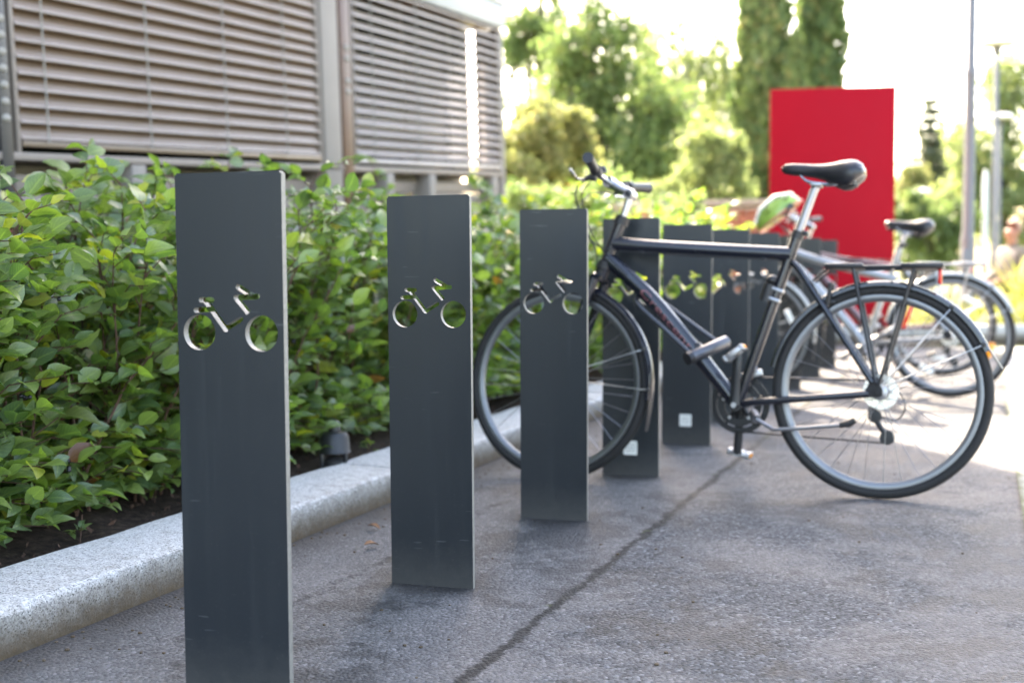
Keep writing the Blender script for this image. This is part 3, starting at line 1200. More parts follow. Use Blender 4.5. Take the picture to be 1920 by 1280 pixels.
    # cables
    for pts in ([(.955, .135, 1.035), (1.01, .10, 1.00), (1.0, .05, .90), (.955, .025, .80), (.965, .0, .725)],
                [(.955, -.135, 1.035), (1.025, -.06, 1.02), (1.03, .03, .93), (.96, .03, .83), (.88, .0245, .805)],
                [(.93, .15, 1.028), (.985, .10, .985), (.975, .045, .88), (.925, .028, .80), (.84, .024, .72)]):
        MB().tube(bez([S(p) for p in pts], 20), .0024, 6).build('cable', M['black_plastic'], hb)
    MB().tube([Vector((.875, .020, .804)), Vector((.60, .020, .788)), Vector((.33, .018, .770))], .002, 6).build('cable', M['black_plastic'], frame)
    for x, z in ((.80, .800), (.38, .773)):
        MB().box((x, .019, z), (.022, .008, .009), None, .002).build('cable_clip', M['dark_steel'], frame)
    # brakes
    for c, xf, sgn in ((Vector((.975, 0, .655)), S, 1), (Vector((.175, 0, .635)), (lambda p: p), -1)):
        bk = MB()
        for s in (-1, 1):
            bk.tube([xf(c + Vector((0, s * .03, -.035))), xf(c + Vector((.012 * sgn, s * .036, .01))), xf(c + Vector((.016 * sgn, s * .028, .06)))], [.009, .008, .006], 8)
            bk.box(xf(c + Vector((.004 * sgn, s * .02, -.002))), (.055, .010, .012), None, .003)
        bk.tube([xf(c + Vector((.016 * sgn, -.03, .058))), xf(c + Vector((.016 * sgn, .03, .058)))], .0018, 6)
        bk.build('brake', M['dark_steel'], root)
    # seat ------------------------------------------------------------
    SP = Vector((.222, 0, 1.002)) + SZ
    MB().tube([Vector((.276, 0, .838)), SP + Vector((0, 0, -.004)), SP + Vector((-.008, 0, .010))], .0137, 14).build('seat_post', M['alloy'], root)
    cl = MB().tube([stTop + Vector((.003, 0, -.010)), stTop + Vector((-.006, 0, .014))], .0205, 14)
    cl.box(stTop + Vector((-.026, .0, .006)), (.018, .03, .016), None, .004)
    cl.build('seat_clamp', M['black_plastic'], root)
    stn = [(.327, .006, 1.078, 1.066), (.318, .018, 1.087, 1.058), (.296, .0225, 1.0905, 1.054), (.26, .0255, 1.088, 1.050), (.225, .030, 1.085, 1.044),
           (.19, .040, 1.0845, 1.034), (.16, .055, 1.088, 1.016), (.13, .070, 1.0935, 1.004), (.105, .077, 1.0955, 1.006), (.085, .075, 1.092, 1.022), (.068, .064, 1.082, 1.034), (.060, .045, 1.068, 1.044)]
    vs_, fs_ = [], []
    K = 18
    for (x, w_, zt, zb) in stn:
        for k in range(K):
            t = 2 * PI * k / K
            cc, ss = math.cos(t), math.sin(t)
            y = w_ * math.copysign(abs(cc) ** .75, cc)
            zm = zt - .020 - .25 * (zt - zb - .03) if False else (zt + zb) / 2
            crown = .010 * (abs(y) / max(w_, 1e-4)) ** 2 * min(1, w_ / .05)
            z = zm + (zt - zm) * math.copysign(abs(ss) ** .7, ss) - (crown if ss > 0 else 0)
            if ss < 0:
                # hollow underside: only the skirts reach down
                z = zm + (zb - zm) * min(1, 1.25 * abs(ss) ** .5) * min(1, .5 + .75 * (abs(y) / max(w_, 1e-4)))
            vs_.append((x + SZ.x, y, z + SZ.z))
    for i in range(len(stn) - 1):
        for k in range(K):
            l = (k + 1) % K
            fs_.append((i * K + k, i * K + l, (i + 1) * K + l, (i + 1) * K + k))
    fs_ += [tuple(range(K)), tuple((len(stn) - 1) * K + k for k in range(K))]
    mb = MB()
    mb.add(vs_, fs_)
    sad = mb.build('saddle', M['saddle'], root, True, 70)
    dz = 0
    for s in (-1, 1):
        MB().tube(bez([Vector(q_) + SZ for q_ in ((.272, s * .012, 1.056), (.243, s * .02, 1.029), (.20, s * .022, 1.020), (.16, s * .022, 1.018), (.115, s * .032, 1.036))], 12), .0036, 8).build('saddle_rail', M['chrome'], sad)
    MB().box(Vector((.213, 0, 1.0165)) + SZ, (.036, .052, .014), None, .004).build('saddle_clamp', M['alloy'], sad)
    if o.get('elastomer'):
        for s in (-1, 1):
            MB().tube([Vector((.1, s * .035, 1.012)) + SZ, Vector((.1, s * .035, 1.05)) + SZ], .015, 12).build('saddle_spring', M['black_plastic'], sad)
    # drivetrain ------------------------------------------------------
    cr_ = MB()
    teeth = []
    for k in range(88):
        r = .0935 if k % 2 else .0895
        teeth.append((r * math.cos(2 * PI * k / 88), r * math.sin(2 * PI * k / 88)))
    tv, tf = [], []
    for k, (a_, b_) in enumerate(teeth):
        l_ = math.hypot(a_, b_)
        for yy in (-.050, -.0465):
            tv.append(BB + Vector((a_, yy, b_)))
            tv.append(BB + Vector((a_ / l_ * .079, yy, b_ / l_ * .079)))
    nt = len(teeth)
    for k in range(nt):
        q_ = (k + 1) % nt
        tf += [(k * 4, q_ * 4, q_ * 4 + 1, k * 4 + 1), (k * 4 + 2, k * 4 + 3, q_ * 4 + 3, q_ * 4 + 2), (k * 4, k * 4 + 2, q_ * 4 + 2, q_ * 4), (k * 4 + 1, q_ * 4 + 1, q_ * 4 + 3, k * 4 + 3)]
    cr_.add(tv, tf)
    for k in range(5):
        t = 2 * PI * k / 5 + .3
        cr_.tube([BB + Vector((.012 * math.cos(t), -.056, .012 * math.sin(t))), BB + Vector((.080 * math.cos(t), -.0505, .080 * math.sin(t)))], [.010, .006], 8)
    cr_.lathe([(.060, -.0455), (.074, -.0455), (.074, -.042), (.060, -.042)], 40, 'y', BB, True)
    cr_.lathe([(.05, -.0405), (.066, -.0405), (.066, -.038), (.05, -.038)], 40, 'y', BB, True)
    cr_.lathe([(.088, -.057), (.099, -.056), (.099, -.0535), (.088, -.0535)], 48, 'y', BB, True)
    ring = cr_.build('chainring', M['dark_steel'], root)
    for k in range(5):
        t = 2 * PI * k / 5 + .3
        MB().tube([BB + Vector((.055 * math.cos(t), -.037, .055 * math.sin(t))), BB + Vector((.055 * math.cos(t), -.034, .055 * math.sin(t)))], .006, 8).build('chainring_bolt', M['alloy'], ring)
    ca = o.get('crank', 94)
    for s in (-1, 1):
        t = math.radians(ca if s > 0 else ca + 180)
        e_ = Vector((math.cos(t), 0, math.sin(t)))
        y0 = s * (.058 if s > 0 else .066)
        pts = [BB + Vector((0, y0, 0)), BB + e_ * .03 + Vector((0, y0, 0)), BB + e_ * .10 + Vector((0, y0 + s * .010, 0)), BB + e_ * .168 + Vector((0, y0 + s * .016, 0)), BB + e_ * .180 + Vector((0, y0 + s * .016, 0))]
        arm = MB().tube(pts, [.019, .0165, .0145, .0145, .008], 12, sq=.55, side=e_.cross(Vector((0, 1, 0)))).build('crank_arm', M['black_plastic'] if o.get('dark_crank', True) else M['alloy'], root)
        MB().tube([BB + Vector((0, y0 + s * .005, 0)), BB + Vector((0, y0 + s * .013, 0))], .009, 12).build('crank_bolt', M['alloy'], arm)
        pc = BB + e_ * .170 + Vector((0, y0 + s * .065, 0))
        rot = Matrix.Rotation(math.radians(38 if s > 0 else -12), 3, 'Y')
        pd = MB()
        for q in (-1, 1):
            pd.box(pc + rot @ Vector((q * .032, 0, 0)), (.012, .085, .022), rot, .003)
            pd.box(pc + Vector((0, q * .038, 0)), (.07, .008, .018), rot, .003)
        pd.tube([pc + Vector((0, -s * .055, 0)), pc + Vector((0, s * .035, 0))], .011, 12)
        pdo = pd.build('pedal', M['alloy'], root)
        for q in (-1, 1):
            MB().box(pc + rot @ Vector((q * .0392, 0, 0)), (.003, .05, .013), rot, .001).build('pedal_reflector', M['orange_reflector'], pdo)
    cas = MB()
    for k in range(7):
        r = .058 - .0054 * k
        n_ = 34
        po_ = []
        for q in range(n_ * 2):
            rr_ = r if q % 2 else r - .003
            po_.append((rr_ * math.cos(PI * q / n_), rr_ * math.sin(PI * q / n_)))
        cas.prism(po_, RAX + Vector((0, -.026 - .004 * k, 0)), (1, 0, 0), (0, 0, 1), (0, -.002, 0))
    cas.build('cassette', M['chrome'], root)
    chy = -.046
    top0, top1 = BB + Vector((.0, chy, .0915)), RAX + Vector((0, chy, .037))
    pul = Vector((-.022, chy, .197))
    bot0 = BB + Vector((.0, chy, -.0915))
    loop = []
    for k in range(11):
        t = math.radians(92 - 184 * k / 10)
        loop.append(BB + Vector((.092 * math.cos(t), chy, .092 * math.sin(t))))
    pts = [top1 + (top0 - top1) * (k / 8) for k in range(8)] + loop + [bot0 + (pul + Vector((0, 0, -.018)) - bot0) * (k / 8) for k in range(1, 9)]
    dense = []
    for a, b in zip(pts[:-1], pts[1:]):
        n_ = max(1, int((b - a).length / .00635))
        dense += [a + (b - a) * (k / n_) for k in range(n_)]
    MB().tube(dense, [.0044 if k % 2 else .0028 for k in range(len(dense))], 6).build('chain', M['dark_steel'], root)
    dr = MB()
    dr.tube([(.012, -.062, .318), (.03, -.07, .285), (.022, -.066, .262)], [.012, .013, .012], 10)
    dr.tube([(.022, -.058, .262), (-.02, -.055, .198)], [.009, .009], 8)
    dr.lathe([(.004, -.006), (.024, -.005), (.024, .005), (.004, .006)], 18, 'y', pul)
    dr.lathe([(.004, -.006), (.022, -.005), (.022, .005), (.004, .006)], 18, 'y', Vector((.018, chy, .265)))
    dr.build('derailleur', M['dark_steel'], root)
    MB().tube(bez([(.05, -.05, .32), (-.045, -.06, .345), (-.075, -.065, .30), (-.05, -.068, .255), (-.002, -.068, .262)], 20), .0024, 6).build('cable', M['black_plastic'], root)
    fd = MB().box(BB + Vector((-.03, -.045, .10)), (.09, .012, .024), Matrix.Rotation(.25, 3, 'Y'), .003)
    fd.tube([BB + Vector((-.052, 0, .13)), BB + Vector((-.045, -.04, .115))], .011, 10)
    fd.build('front_derailleur', M['alloy'], root)
    # kickstand
    ks = MB()
    ks.tube([(.405, .0, .262), (.388, .03, .243)], .016, 12)
    ks.tube(bez([(.388, .035, .243), (.345, .045, .222), (.305, .055, .214), (.10, .082, .238)], 12), .0068, 10)
    kso = ks.build('kickstand', M['alloy'], root)
    MB().tube([(.115, .081, .236), (.085, .084, .243), (.068, .086, .255)], [.009, .012, .009], 10).build('kickstand_foot', M['black_plastic'], kso)
    # rack ------------------------------------------------------------
    if o.get('rack', True):
        rk = MB()
        for s in (-1, 1):
            rk.tube([(.165, s * .045, .744), (-.175, s * .055, .744)], .0058, 8)
            rk.tube([(.087, s * .055, .738), (.012, s * .066, .385), (.004, s * .066, .372)], .0056, 8)
            rk.tube([(-.10, s * .055, .738), (-.006, s * .068, .385), (-.002, s * .068, .372)], .0056, 8)
            rk.tube([(.165, s * .045, .742), (.215, s * .035, .700)], .0045, 8)
        rk.tube([(.085, -.05, .742), (.085, .05, .742)], .005, 8)
        rk.tube([(-.03, -.05, .742), (-.03, .05, .742)], .005, 8)
        rko = rk.build('rack', M['black_plastic'] if o.get('dark_rack', True) else M['alloy'], root)
        for x0, x1 in ((.055, .176), (-.188, -.058)):
            MB().box(((x0 + x1) / 2, 0, .7475), (x1 - x0, .125, .016), None, .006).build('rack_plate', M['black_plastic'] if o.get('dark_rack', True) else M['alloy'], rko)
        MB().box((-.176, 0, .714), (.012, .07, .046), None, .004).build('reflector', M['red_reflector'], rko)
    if o.get('light'):
        lt = MB()
        lt.tube([(.372, .0, .635), (.355, .0, .690)], .022, 14)
        lt.box((.345, 0, .655), (.03, .03, .045), Matrix.Rotation(-.32, 3, 'Y'), .005)
        lto = lt.build('lamp_bracket', M['black_plastic'], root)
        MB().sphere((.352, 0, .705), (.021, .021, .017)).build('lamp_button', M['black_plastic'], lto)
        for z in (.640, .672):
            MB().box((.345 - (z - .64) * .35, 0, z), (.046, .040, .013), Matrix.Rotation(-.33, 3, 'Y'), .004).build('clamp', M['alloy'], lto)
    return root, S


RC = ground(1646, 936)
HEAD = math.radians(159.03)
bike, S1 = bicycle('bicycle', 'black hybrid bicycle leaning on a bollard, with grey saddle post and rear rack', RC, HEAD, math.radians(5), M['black_paint'], M['black_paint'],
                   dict(steer=math.radians(-6), text=True, light=True, elastomer=True))
bike['label'] = 'black city bicycle leaning on a bollard in the foreground, its lock on the frame'
bike2, S2 = bicycle('bicycle', 'silver bicycle with pale saddle top and silver mudguards in full sun', ground(1779, 745), math.radians(158), math.radians(3),
                    M['silver_paint'], M['silver_paint'], dict(seat=-.10, steer=math.radians(8), tt_z=.66, dark_crank=False, dark_rack=False, reflectors=(.4, 2.2, 3.6), crank=150))
bike3, S3 = bicycle('bicycle', 'dark maroon bicycle half hidden behind the silver one', ground(1764, 704), math.radians(161), math.radians(-3),
                    M['maroon_paint'], M['black_paint'], dict(seat=-.09, steer=math.radians(-14), tt_z=.72, reflectors=(.9, 4.2), crank=20))

MB().box((.225, .045, .455), (.026, .006, .15), Matrix.Rotation(-.35, 3, 'Y'), .002).build('strap', M['red_reflector'], bike2)

# U-lock clamped along the down tube
lk = thing('bicycle_lock', 'dark U-shaped bicycle lock carried along the black down tube', 'lock')
lk.matrix_world = bike.matrix_world.copy()
arc = [Vector((.600, .058, .447)), Vector((.70, .056, .535)), Vector((.775, .054, .598))]
arc += [Vector((.800, .045, .622)), Vector((.812, .015, .640)), Vector((.806, -.02, .650)), Vector((.780, -.045, .652))]
arc += [Vector((.725, -.05, .623)), Vector((.545, -.042, .500))]
MB().tube(bez(arc, 32), .0085, 10).build('shackle', M['shackle'], lk)
ca_, cb_ = Vector((.612, .070, .438)), Vector((.508, -.055, .500))
cb = MB().tube([ca_, ca_ + (cb_ - ca_) * .02, ca_ + (cb_ - ca_) * .98, cb_], [.019, .0215, .0215, .019], 18).build('crossbar', M['lockbar'], lk)
MB().tube([ca_ - (cb_ - ca_).normalized() * .006, ca_ + (cb_ - ca_) * .07], .0222, 18).build('end_cap', M['black_plastic'], cb)
MB().box(Vector((.60, -.002, .468)), (.05, .05, .03), Matrix.Rotation(.85, 3, 'Y'), .006).build('bracket', M['black_plastic'], lk)

# helmet hanging on the silver bicycle's handlebar
hm = thing('bicycle_helmet', 'lime green and white helmet hanging on the silver bicycle\'s handlebar', 'helmet')
hc = bike2.matrix_world @ S2(Vector((.955, .16, 1.035)))
hm.matrix_world = Matrix.Translation(hc) @ Matrix.Rotation(math.radians(158), 4, 'Z') @ Matrix.Rotation(math.radians(38), 4, 'Y')
M['lime'] = plain('helmet_lime', (.26, .40, .07), .25, 0, .1, 8, coat=.5)
M['pale_red'] = plain('helmet_strap', (.62, .22, .17), .5)
hs = MB()
ring_n, ring_m = 26, 8
vs_, fs_ = [], []
for sc_ in (1., .84):
    for i in range(ring_m + 1):
        ph = PI / 2 * i / ring_m * 1.08
        for k in range(ring_n):
            t = 2 * PI * k / ring_n
            vs_.append((.145 * sc_ * math.sin(ph) * math.cos(t), .105 * sc_ * math.sin(ph) * math.sin(t), .095 * sc_ * math.cos(ph) - (1 - sc_) * .02))
for lay in range(2):
    for i in range(ring_m):
        for k in range(ring_n):
            l = (k + 1) % ring_n
            if i in (2, 3, 5) and k % 4 == 1:
                continue
            b0 = lay * (ring_m + 1) * ring_n
            fs_.append((b0 + i * ring_n + k, b0 + i * ring_n + l, b0 + (i + 1) * ring_n + l, b0 + (i + 1) * ring_n + k))
for k in range(ring_n):
    l = (k + 1) % ring_n
    a = ring_m * ring_n
    b0 = (ring_m + 1) * ring_n + ring_m * ring_n
    fs_.append((a + k, a + l, b0 + l, b0 + k))
hs.add(vs_, fs_)
hs.build('shell', M['lime'], hm, True, 60)
MB().tube([(.15 * math.cos(t), .109 * math.sin(t), -.016) for t in np.linspace(0, 2 * PI, 30)[:-1]], .0055, 8, closed=True).build('rim', M['pale_red'], hm)
for k in range(3):
    MB().tube([(-.13 + .0 * k, -.04 + .04 * k, .045), (-.05, -.045 + .045 * k, .090), (.06, -.045 + .045 * k, .086), (.132, -.03 + .03 * k, .04)], .010, 8).build('rib', M['white_plastic'], hm)
for s in (-1, 1):
    MB().tube(bez([(.03, s * .10, -.02), (.02, s * .07, -.09), (.01, 0, -.14)], 8), .004, 6).build('strap', M['black_plastic'], hm)


# ------------------------------------------------------------------ leaf clouds
def leaf_template(rows, width, fold=.16, bend=.22, tip=1.0, seed=0):
    """blade along +x, normal +z; 3 verts a row, length 1"""
    r = random.Random(seed)
    vs_, uvs, fs_ = [], [], []
    for i in range(rows):
        t = i / (rows - 1)
        w = width * (math.sin(PI * min(1, t ** .82)) ** .75) * .5
        if i == 0:
            w = width * .04
        if i == rows - 1:
            w = width * .015
        z = -bend * t * t + .05 * math.sin(t * 3)
        for q in (-1, 0, 1):
            wv = (r.uniform(-.03, .03) if q else 0)
            vs_.append((t, q * w, z + (abs(q) * w * fold * 2) + wv))
            uvs.append(((q + 1) / 2, t))
    for i in range(rows - 1):
        for q in (0, 1):
            a = i * 3 + q
            fs_.append((a, a + 3, a + 4, a + 1))
    return np.array(vs_), np.array(uvs), np.array(fs_)


def rand_frames(n, axis=None, nrm=None):
    """orthonormal frames (n,3,3) with columns x (axis), y, z (normal)"""
    if axis is None:
        axis = rng.normal(0, 1, (n, 3))
    axis = axis / np.linalg.norm(axis, axis=1, keepdims=True)
    if nrm is None:
        nrm = rng.normal(0, 1, (n, 3))
    nrm = nrm - axis * (nrm * axis).sum(1, keepdims=True)
    nrm /= np.maximum(np.linalg.norm(nrm, axis=1, keepdims=True), 1e-6)
    y = np.cross(nrm, axis)
    return np.stack([axis, y, nrm], 2)


def leaf_mesh(name, P, Fr, Sz, tmpl, mat, rnd=None):
    V, U, Fc = tmpl
    n, k = len(P), len(V)
    vv = (np.einsum('nij,kj->nki', Fr, V) * Sz[:, None, None] + P[:, None, :]).reshape(-1, 3)
    ff = (Fc[None] + (np.arange(n) * k)[:, None, None]).reshape(-1, 4)
    me = bpy.data.meshes.new(name)
    me.vertices.add(len(vv))
    me.vertices.foreach_set('co', vv.astype(np.float32).ravel())
    nf = len(ff)
    me.loops.add(nf * 4)
    me.loops.foreach_set('vertex_index', ff.astype(np.int32).ravel())
    me.polygons.add(nf)
    me.polygons.foreach_set('loop_start', np.arange(0, nf * 4, 4, dtype=np.int32))
    me.polygons.foreach_set('loop_total', np.full(nf, 4, dtype=np.int32))
    me.polygons.foreach_set('use_smooth', np.ones(nf, dtype=bool))
    if rnd is None:
        rnd = rng.random(n)
    at_ = me.attributes.new('rnd', 'FLOAT', 'POINT')
    at_.data.foreach_set('value', np.repeat(rnd, k).astype(np.float32))
    ul = me.uv_layers.new(name='UVMap')
    ul.data.foreach_set('uv', U[ff.ravel() % k].astype(np.float32).ravel())
    me.materials.append(mat)
    me.update()
    me.validate()
    return me


# ------------------------------------------------------------------ the hedge
hedge = thing('hedge', 'leafy green hedge growing behind the granite kerb', 'hedge')
LP, LA, LN, LS = [], [], [], []          # leaf base, axis, normal, size
stems, twigs = MB(), MB()
big_stems = []


def leaf(p, ax, nrm, s):
    LP.append(p); LA.append(ax); LN.append(nrm); LS.append(s)


def rv(s):
    return Vector((random.gauss(0, s), random.gauss(0, s), random.gauss(0, s)))


u = .6
while u < UE - .3:
    near = u < 6.2
    step = .17 if near else .22
    for row, v0 in enumerate((-2.33, -2.62, -2.95)):
        for _ in range((5, 3, 2)[row] if near else (3, 2, 1)[row]):
            bu, bv = u + random.uniform(-.1, .1), v0 + random.uniform(-.1, .1)
            h = random.uniform(.72, 1.06) * (.96 if row == 0 else 1.07) * (1 + .05 * math.sin(u * 2.3) + .035 * math.sin(u * 5.1 + 1))
            h *= .95 if near else 1.
            h *= 1 + .13 * max(0, min(1, (u - 5.5) / 2))
            if random.random() < .05:
                h *= 1.10
            lu, lv = random.gauss(.02, .20), random.gauss((.17, .03, -.1)[row], .15)
            p0 = uv(bu, bv, .07)
            pts = []
            for k in range(7):
                t = k / 6
                lean = t ** 1.35
                pts.append(p0 + EU * lu * lean * h + EV * lv * lean * h + Vector((0, 0, h * (t - .10 * t ** 3))) + rv(.008) * (t > 0))
            mbx = stems
            mbx.tube(pts, [.0050 - .0034 * k / 6 for k in range(7)], 5, False)
            for k in range(-3 if row == 0 else 2, 15 if near else 12):
                t = k / 14 if near else k / 11
                if k < 0:
                    t = random.uniform(.06, .3)
                t = min(1, max(.05, t + random.uniform(-.03, .03)))
                if row == 2 and t < .45:
                    continue
                q = t * 6
                i = min(5, int(q))
                b = pts[i].lerp(pts[i + 1], q - i)
                sd_ = (pts[i + 1] - pts[i]).normalized()
                a = random.uniform(0, 2 * PI)
                out = EU * math.cos(a) + EV * math.sin(a) * 1.0 + EV * (.55 if row == 0 else .1)
                td = (sd_ * random.uniform(.15, .8) + out.normalized() * 1.0 + Vector((0, 0, .25))).normalized()
                tl = random.uniform(.08, .21) * (1.15 - .4 * t)
                if row == 0 and t < .3:
                    td = (out.normalized() + EV * .25 + Vector((0, 0, .35))).normalized()
                    tl *= 1.15
                end = b + td * tl + Vector((0, 0, -.10 * tl))
                mid = b + td * tl * .5 + rv(.004) + Vector((0, 0, .015))
                if near or random.random() < .5:
                    twigs.tube([b, mid, end], [.0022, .0017, .0010], 4, False)
                nl = random.randint(4, 6)
                sgn = 1
                for m in range(nl):
                    tt = (m + .7) / nl
                    lp = b.lerp(mid, tt * 2) if tt < .5 else mid.lerp(end, tt * 2 - 1)
                    sidev = td.cross(Vector((0, 0, 1))).normalized() * sgn
                    sgn = -sgn
                    ax = (td * .75 + sidev * random.uniform(.5, 1.1) + Vector((0, 0, random.uniform(-.35, .3))) + rv(.18))
                    if m == nl - 1:
                        ax = td + rv(.2)
                    nr = Vector((0, 0, 1)) + EV * .55 + rv(.42)
                    s = random.uniform(.040, .080) * (1.0 if near else 1.1)
                    if random.random() < .14:
                        s *= 1.3
                    leaf(lp, ax, nr, s)
    u += step

LPn = np.array([tuple(p) for p in LP]); LAn = np.array([tuple(p) for p in LA])
LNn = np.array([tuple(p) for p in LN]); LSn = np.array(LS)
FR = rand_frames(len(LPn), LAn, LNn)
tag(stems.build('stems', M['stem'], hedge), kind='stuff')
tag(twigs.build('twigs', M['stem'], hedge), kind='stuff')
# the 300 leaves that show largest become objects of their own
vco = LPn @ np.array(tuple(EV))
dist = LPn[:, 1]
xpx = LPn[:, 0] / dist * F_PX + 960
score = LSn / dist * (np.abs((FR[:, :, 2] * (LPn - np.array([0, 0, CAM_H])) / np.linalg.norm(LPn, axis=1, keepdims=True)).sum(1)) + .15)
score[(xpx < 5) | (xpx > 1100) | (LPn[:, 2] < .2)] = 0
# only the outer, camera-facing layer
order = np.argsort(-score * (1 + .5 * (vco > -2.25)))
pick = order[:300]
tmpls = [leaf_template(7, w, f, b, seed=k) for k, (w, f, b) in enumerate(((.62, .16, .25), (.70, .10, .12), (.56, .28, .35), (.66, .2, -.08)))]
one = []
for tm in tmpls:
    one.append(leaf_mesh('leaf', np.zeros((1, 3)), np.eye(3)[None], np.ones(1), tm, M['hedge_one'], np.zeros(1)))
for i in pick:
    lo = link('leaf', one[i % 4], hedge)
    fr, s, p = FR[i], LSn[i], LPn[i]
    lo.matrix_world = Matrix([[fr[r][c] * s for c in range(3)] + [p[r]] for r in range(3)] + [[0, 0, 0, 1]])
mask = np.ones(len(LPn), bool)
mask[pick] = False
idx = np.nonzero(mask)[0]
for k in range(4):
    ii = idx[idx % 4 == k]
    tag(link('foliage', leaf_mesh('foliage', LPn[ii], FR[ii], LSn[ii], tmpls[k], M['hedge']), hedge), kind='stuff')
# a few black berries
for p in [LPn[i] for i in pick[5:300:23]]:
    c = Vector(p) + Vector((.005, -.01, -.012))
    mb = MB()
    for q in range(4):
        mb.sphere(c + rv(.007), (.0058, .0058, .0058), 8, 6)
    mb.build('berries', M['berry'], hedge)

# litter on the soil and at the kerb foot
n = 2600
P = np.array([tuple(uv(random.uniform(.4, 9), random.uniform(-3.1, -2.03), random.uniform(.075, .10))) for _ in range(n)])
fr = rand_frames(n, None, rng.normal(0, .5, (n, 3)) + np.array([0, 0, 1]))
tag(link('mulch', leaf_mesh('mulch', P, fr, rng.uniform(.008, .026, n), leaf_template(3, .5), M['stem'])), 'dark bark chips and dead leaves on the soil under the hedge', 'mulch', kind='stuff')
gm = MB()
for _ in range(420):
    k = random.random()
    p = uv(random.uniform(.5, 9), KF + abs(random.gauss(0, .10)) + .01) if k < .75 else uv(random.uniform(1, 6), random.uniform(KF, .1))
    s = random.uniform(.002, .0055)
    gm.sphere(p + Vector((0, 0, s * .3)), (s, s * random.uniform(.7, 1.2), s * .6), 6, 4, Matrix.Rotation(random.uniform(0, 3), 3, 'Z'))
tag(gm.build('grit', M['granite'], None), 'small stones scattered along the foot of the kerb', 'grit', kind='stuff')
wl = leaf_template(5, .45, .2, .3)
for k, (px, py, z) in enumerate(((150, 1010, .1), (60, 985, .1), (270, 940, .12), (690, 850, .11), (290, 935, .12))):
    c = ground(px, py, .085)
    wd = thing('seedling', ['small seedling on the soil in the left corner', 'small weed at the left picture edge on the soil', 'pale green weed sprouting on bare soil left of the nearest bollard', 'weed sprouting beside the kerb by the black spotlight', 'thin weed stalk left of the nearest bollard'][k], 'weed', c)
    m_ = 9
    ax_ = rng.normal(0, 1, (m_, 3)); ax_[:, 2] = np.abs(ax_[:, 2]) * .6 + .2
    link('leaves', leaf_mesh('leaves', rng.normal(0, .012, (m_, 3)) + np.array([0, 0, .025]), rand_frames(m_, ax_, np.tile([0, 0, 1.], (m_, 1)) + rng.normal(0, .3, (m_, 3))), rng.uniform(.018, .04, m_), wl, M['hedge']), wd)
    MB().tube([(0, 0, -.01), (.004, .0, .03), (.006, .003, .06)], .0014, 5).build('stalk', M['stem'], wd)
for k, (px, py) in enumerate(((683, 1027), (690, 990), (1395, 852))):
    c = ground(px, py, .004)
    lm = leaf_mesh('fallen_leaf', np.zeros((1, 3)), rand_frames(1, np.array([[.8, .5 - k, .05]]), np.array([[.1, -.1, 1.]])), np.array([.045]), leaf_template(5, .5, .3, .2), M['fallen'])
    o_ = link('fallen_leaf', lm)
    o_.location = c + Vector((0, 0, .008))
    tag(o_, ['dead brown leaf on the asphalt right of the nearest bollard', 'small dead leaf between the kerb and the second bollard', 'dead leaf on the asphalt under the lower pedal'][k], 'leaf')

# black garden spotlight between hedge and kerb
sp = thing('garden_spotlight', 'small black hooded spotlight on the soil beside the kerb', 'spotlight', ground(628, 872, .085), math.radians(-60))
body = [(.0, .145), (.016, .143), (.022, .13), (.022, .118), (.040, .112), (.050, .095), (.052, .05), (.055, .046)]
hd = MB().lathe([(r, h) for r, h in body[1:]] + [(.050, .046), (.047, .09), (.0, .10)], 24, 'z').build('hood', M['black_plastic'], sp)
for k in range(3):
    t = 2 * PI * k / 3 + .5
    MB().box((.045 * math.cos(t), .045 * math.sin(t), .02), (.014, .012, .07), Matrix.Rotation(t, 3, 'Z'), .002).build('leg', M['black_plastic'], sp)
MB().lathe([(.0, -.03), (.034, -.03), (.036, .018), (.02, .03), (.0, .032)], 20, 'z').build('lens', M['dark'], sp)
MB().sphere((0, 0, .142), (.02, .02, .014)).build('knob', M['black_plastic'], sp)

# ------------------------------------------------------------------ red sign
sg = thing('sign_panel', 'tall plain red sign panel standing behind the bicycles', 'sign')
tl, tr = at(1445, 166, 11.7), at(1681, 163, 11.5)
ex = (tr - tl)
wd_ = Vector((ex.x, ex.y, 0)).length
ang = math.atan2(ex.y, ex.x)
sg.location = Vector(((tl.x + tr.x) / 2, (tl.y + tr.y) / 2, 0))
sg.rotation_euler = (0, 0, ang)
hS = (tl.z + tr.z) / 2
MB().box((0, .07, (hS + .06) / 2), (wd_ - .01, .13, hS - .06), None, .004).build('core', M['sign_edge'], sg)
MB().box((0, -.0, (hS + .06) / 2), (wd_, .006, hS - .06), None, .002).build('face', M['red_sign'], sg)
MB().box((0, .14, (hS + .06) / 2), (wd_, .006, hS - .06), None, .002).build('face', M['red_sign'], sg)
MB().box((0, .07, .0), (wd_ - .1, .12, .16)).build('plinth', M['dark'], sg)

# ------------------------------------------------------------------ far brick wall
fw = thing('garden_wall', 'low brick garden wall with grey coping left of the red sign', 'wall')
w0, w1 = at(1150, 490, 15.6), at(1462, 490, 15.0)
w0.z = w1.z = 0
we = (w1 - w0).normalized()
wnn = Vector((we.y, -we.x, 0))
wl_ = (w1 - w0).length
MB().box((w0 + w1) / 2 - wnn * .10 + Vector((0, 0, .70)), (wl_, .16, 1.50), Matrix.Rotation(math.atan2(we.y, we.x), 3, 'Z')).build('core', M['mortar'], fw, False)
brick_wall(fw, w0.copy(), we, wnn, wl_, 1.46, limit=300, order=lambda q: -q[1])
MB().box((w0 + w1) / 2 - wnn * .08 + Vector((0, 0, 1.49)), (wl_ + .05, .3, .07), Matrix.Rotation(math.atan2(we.y, we.x), 3, 'Z'), .01).build('coping', M['pillar'], fw)


# ------------------------------------------------------------------ trees
T4 = leaf_template(3, .62, .12, .2)


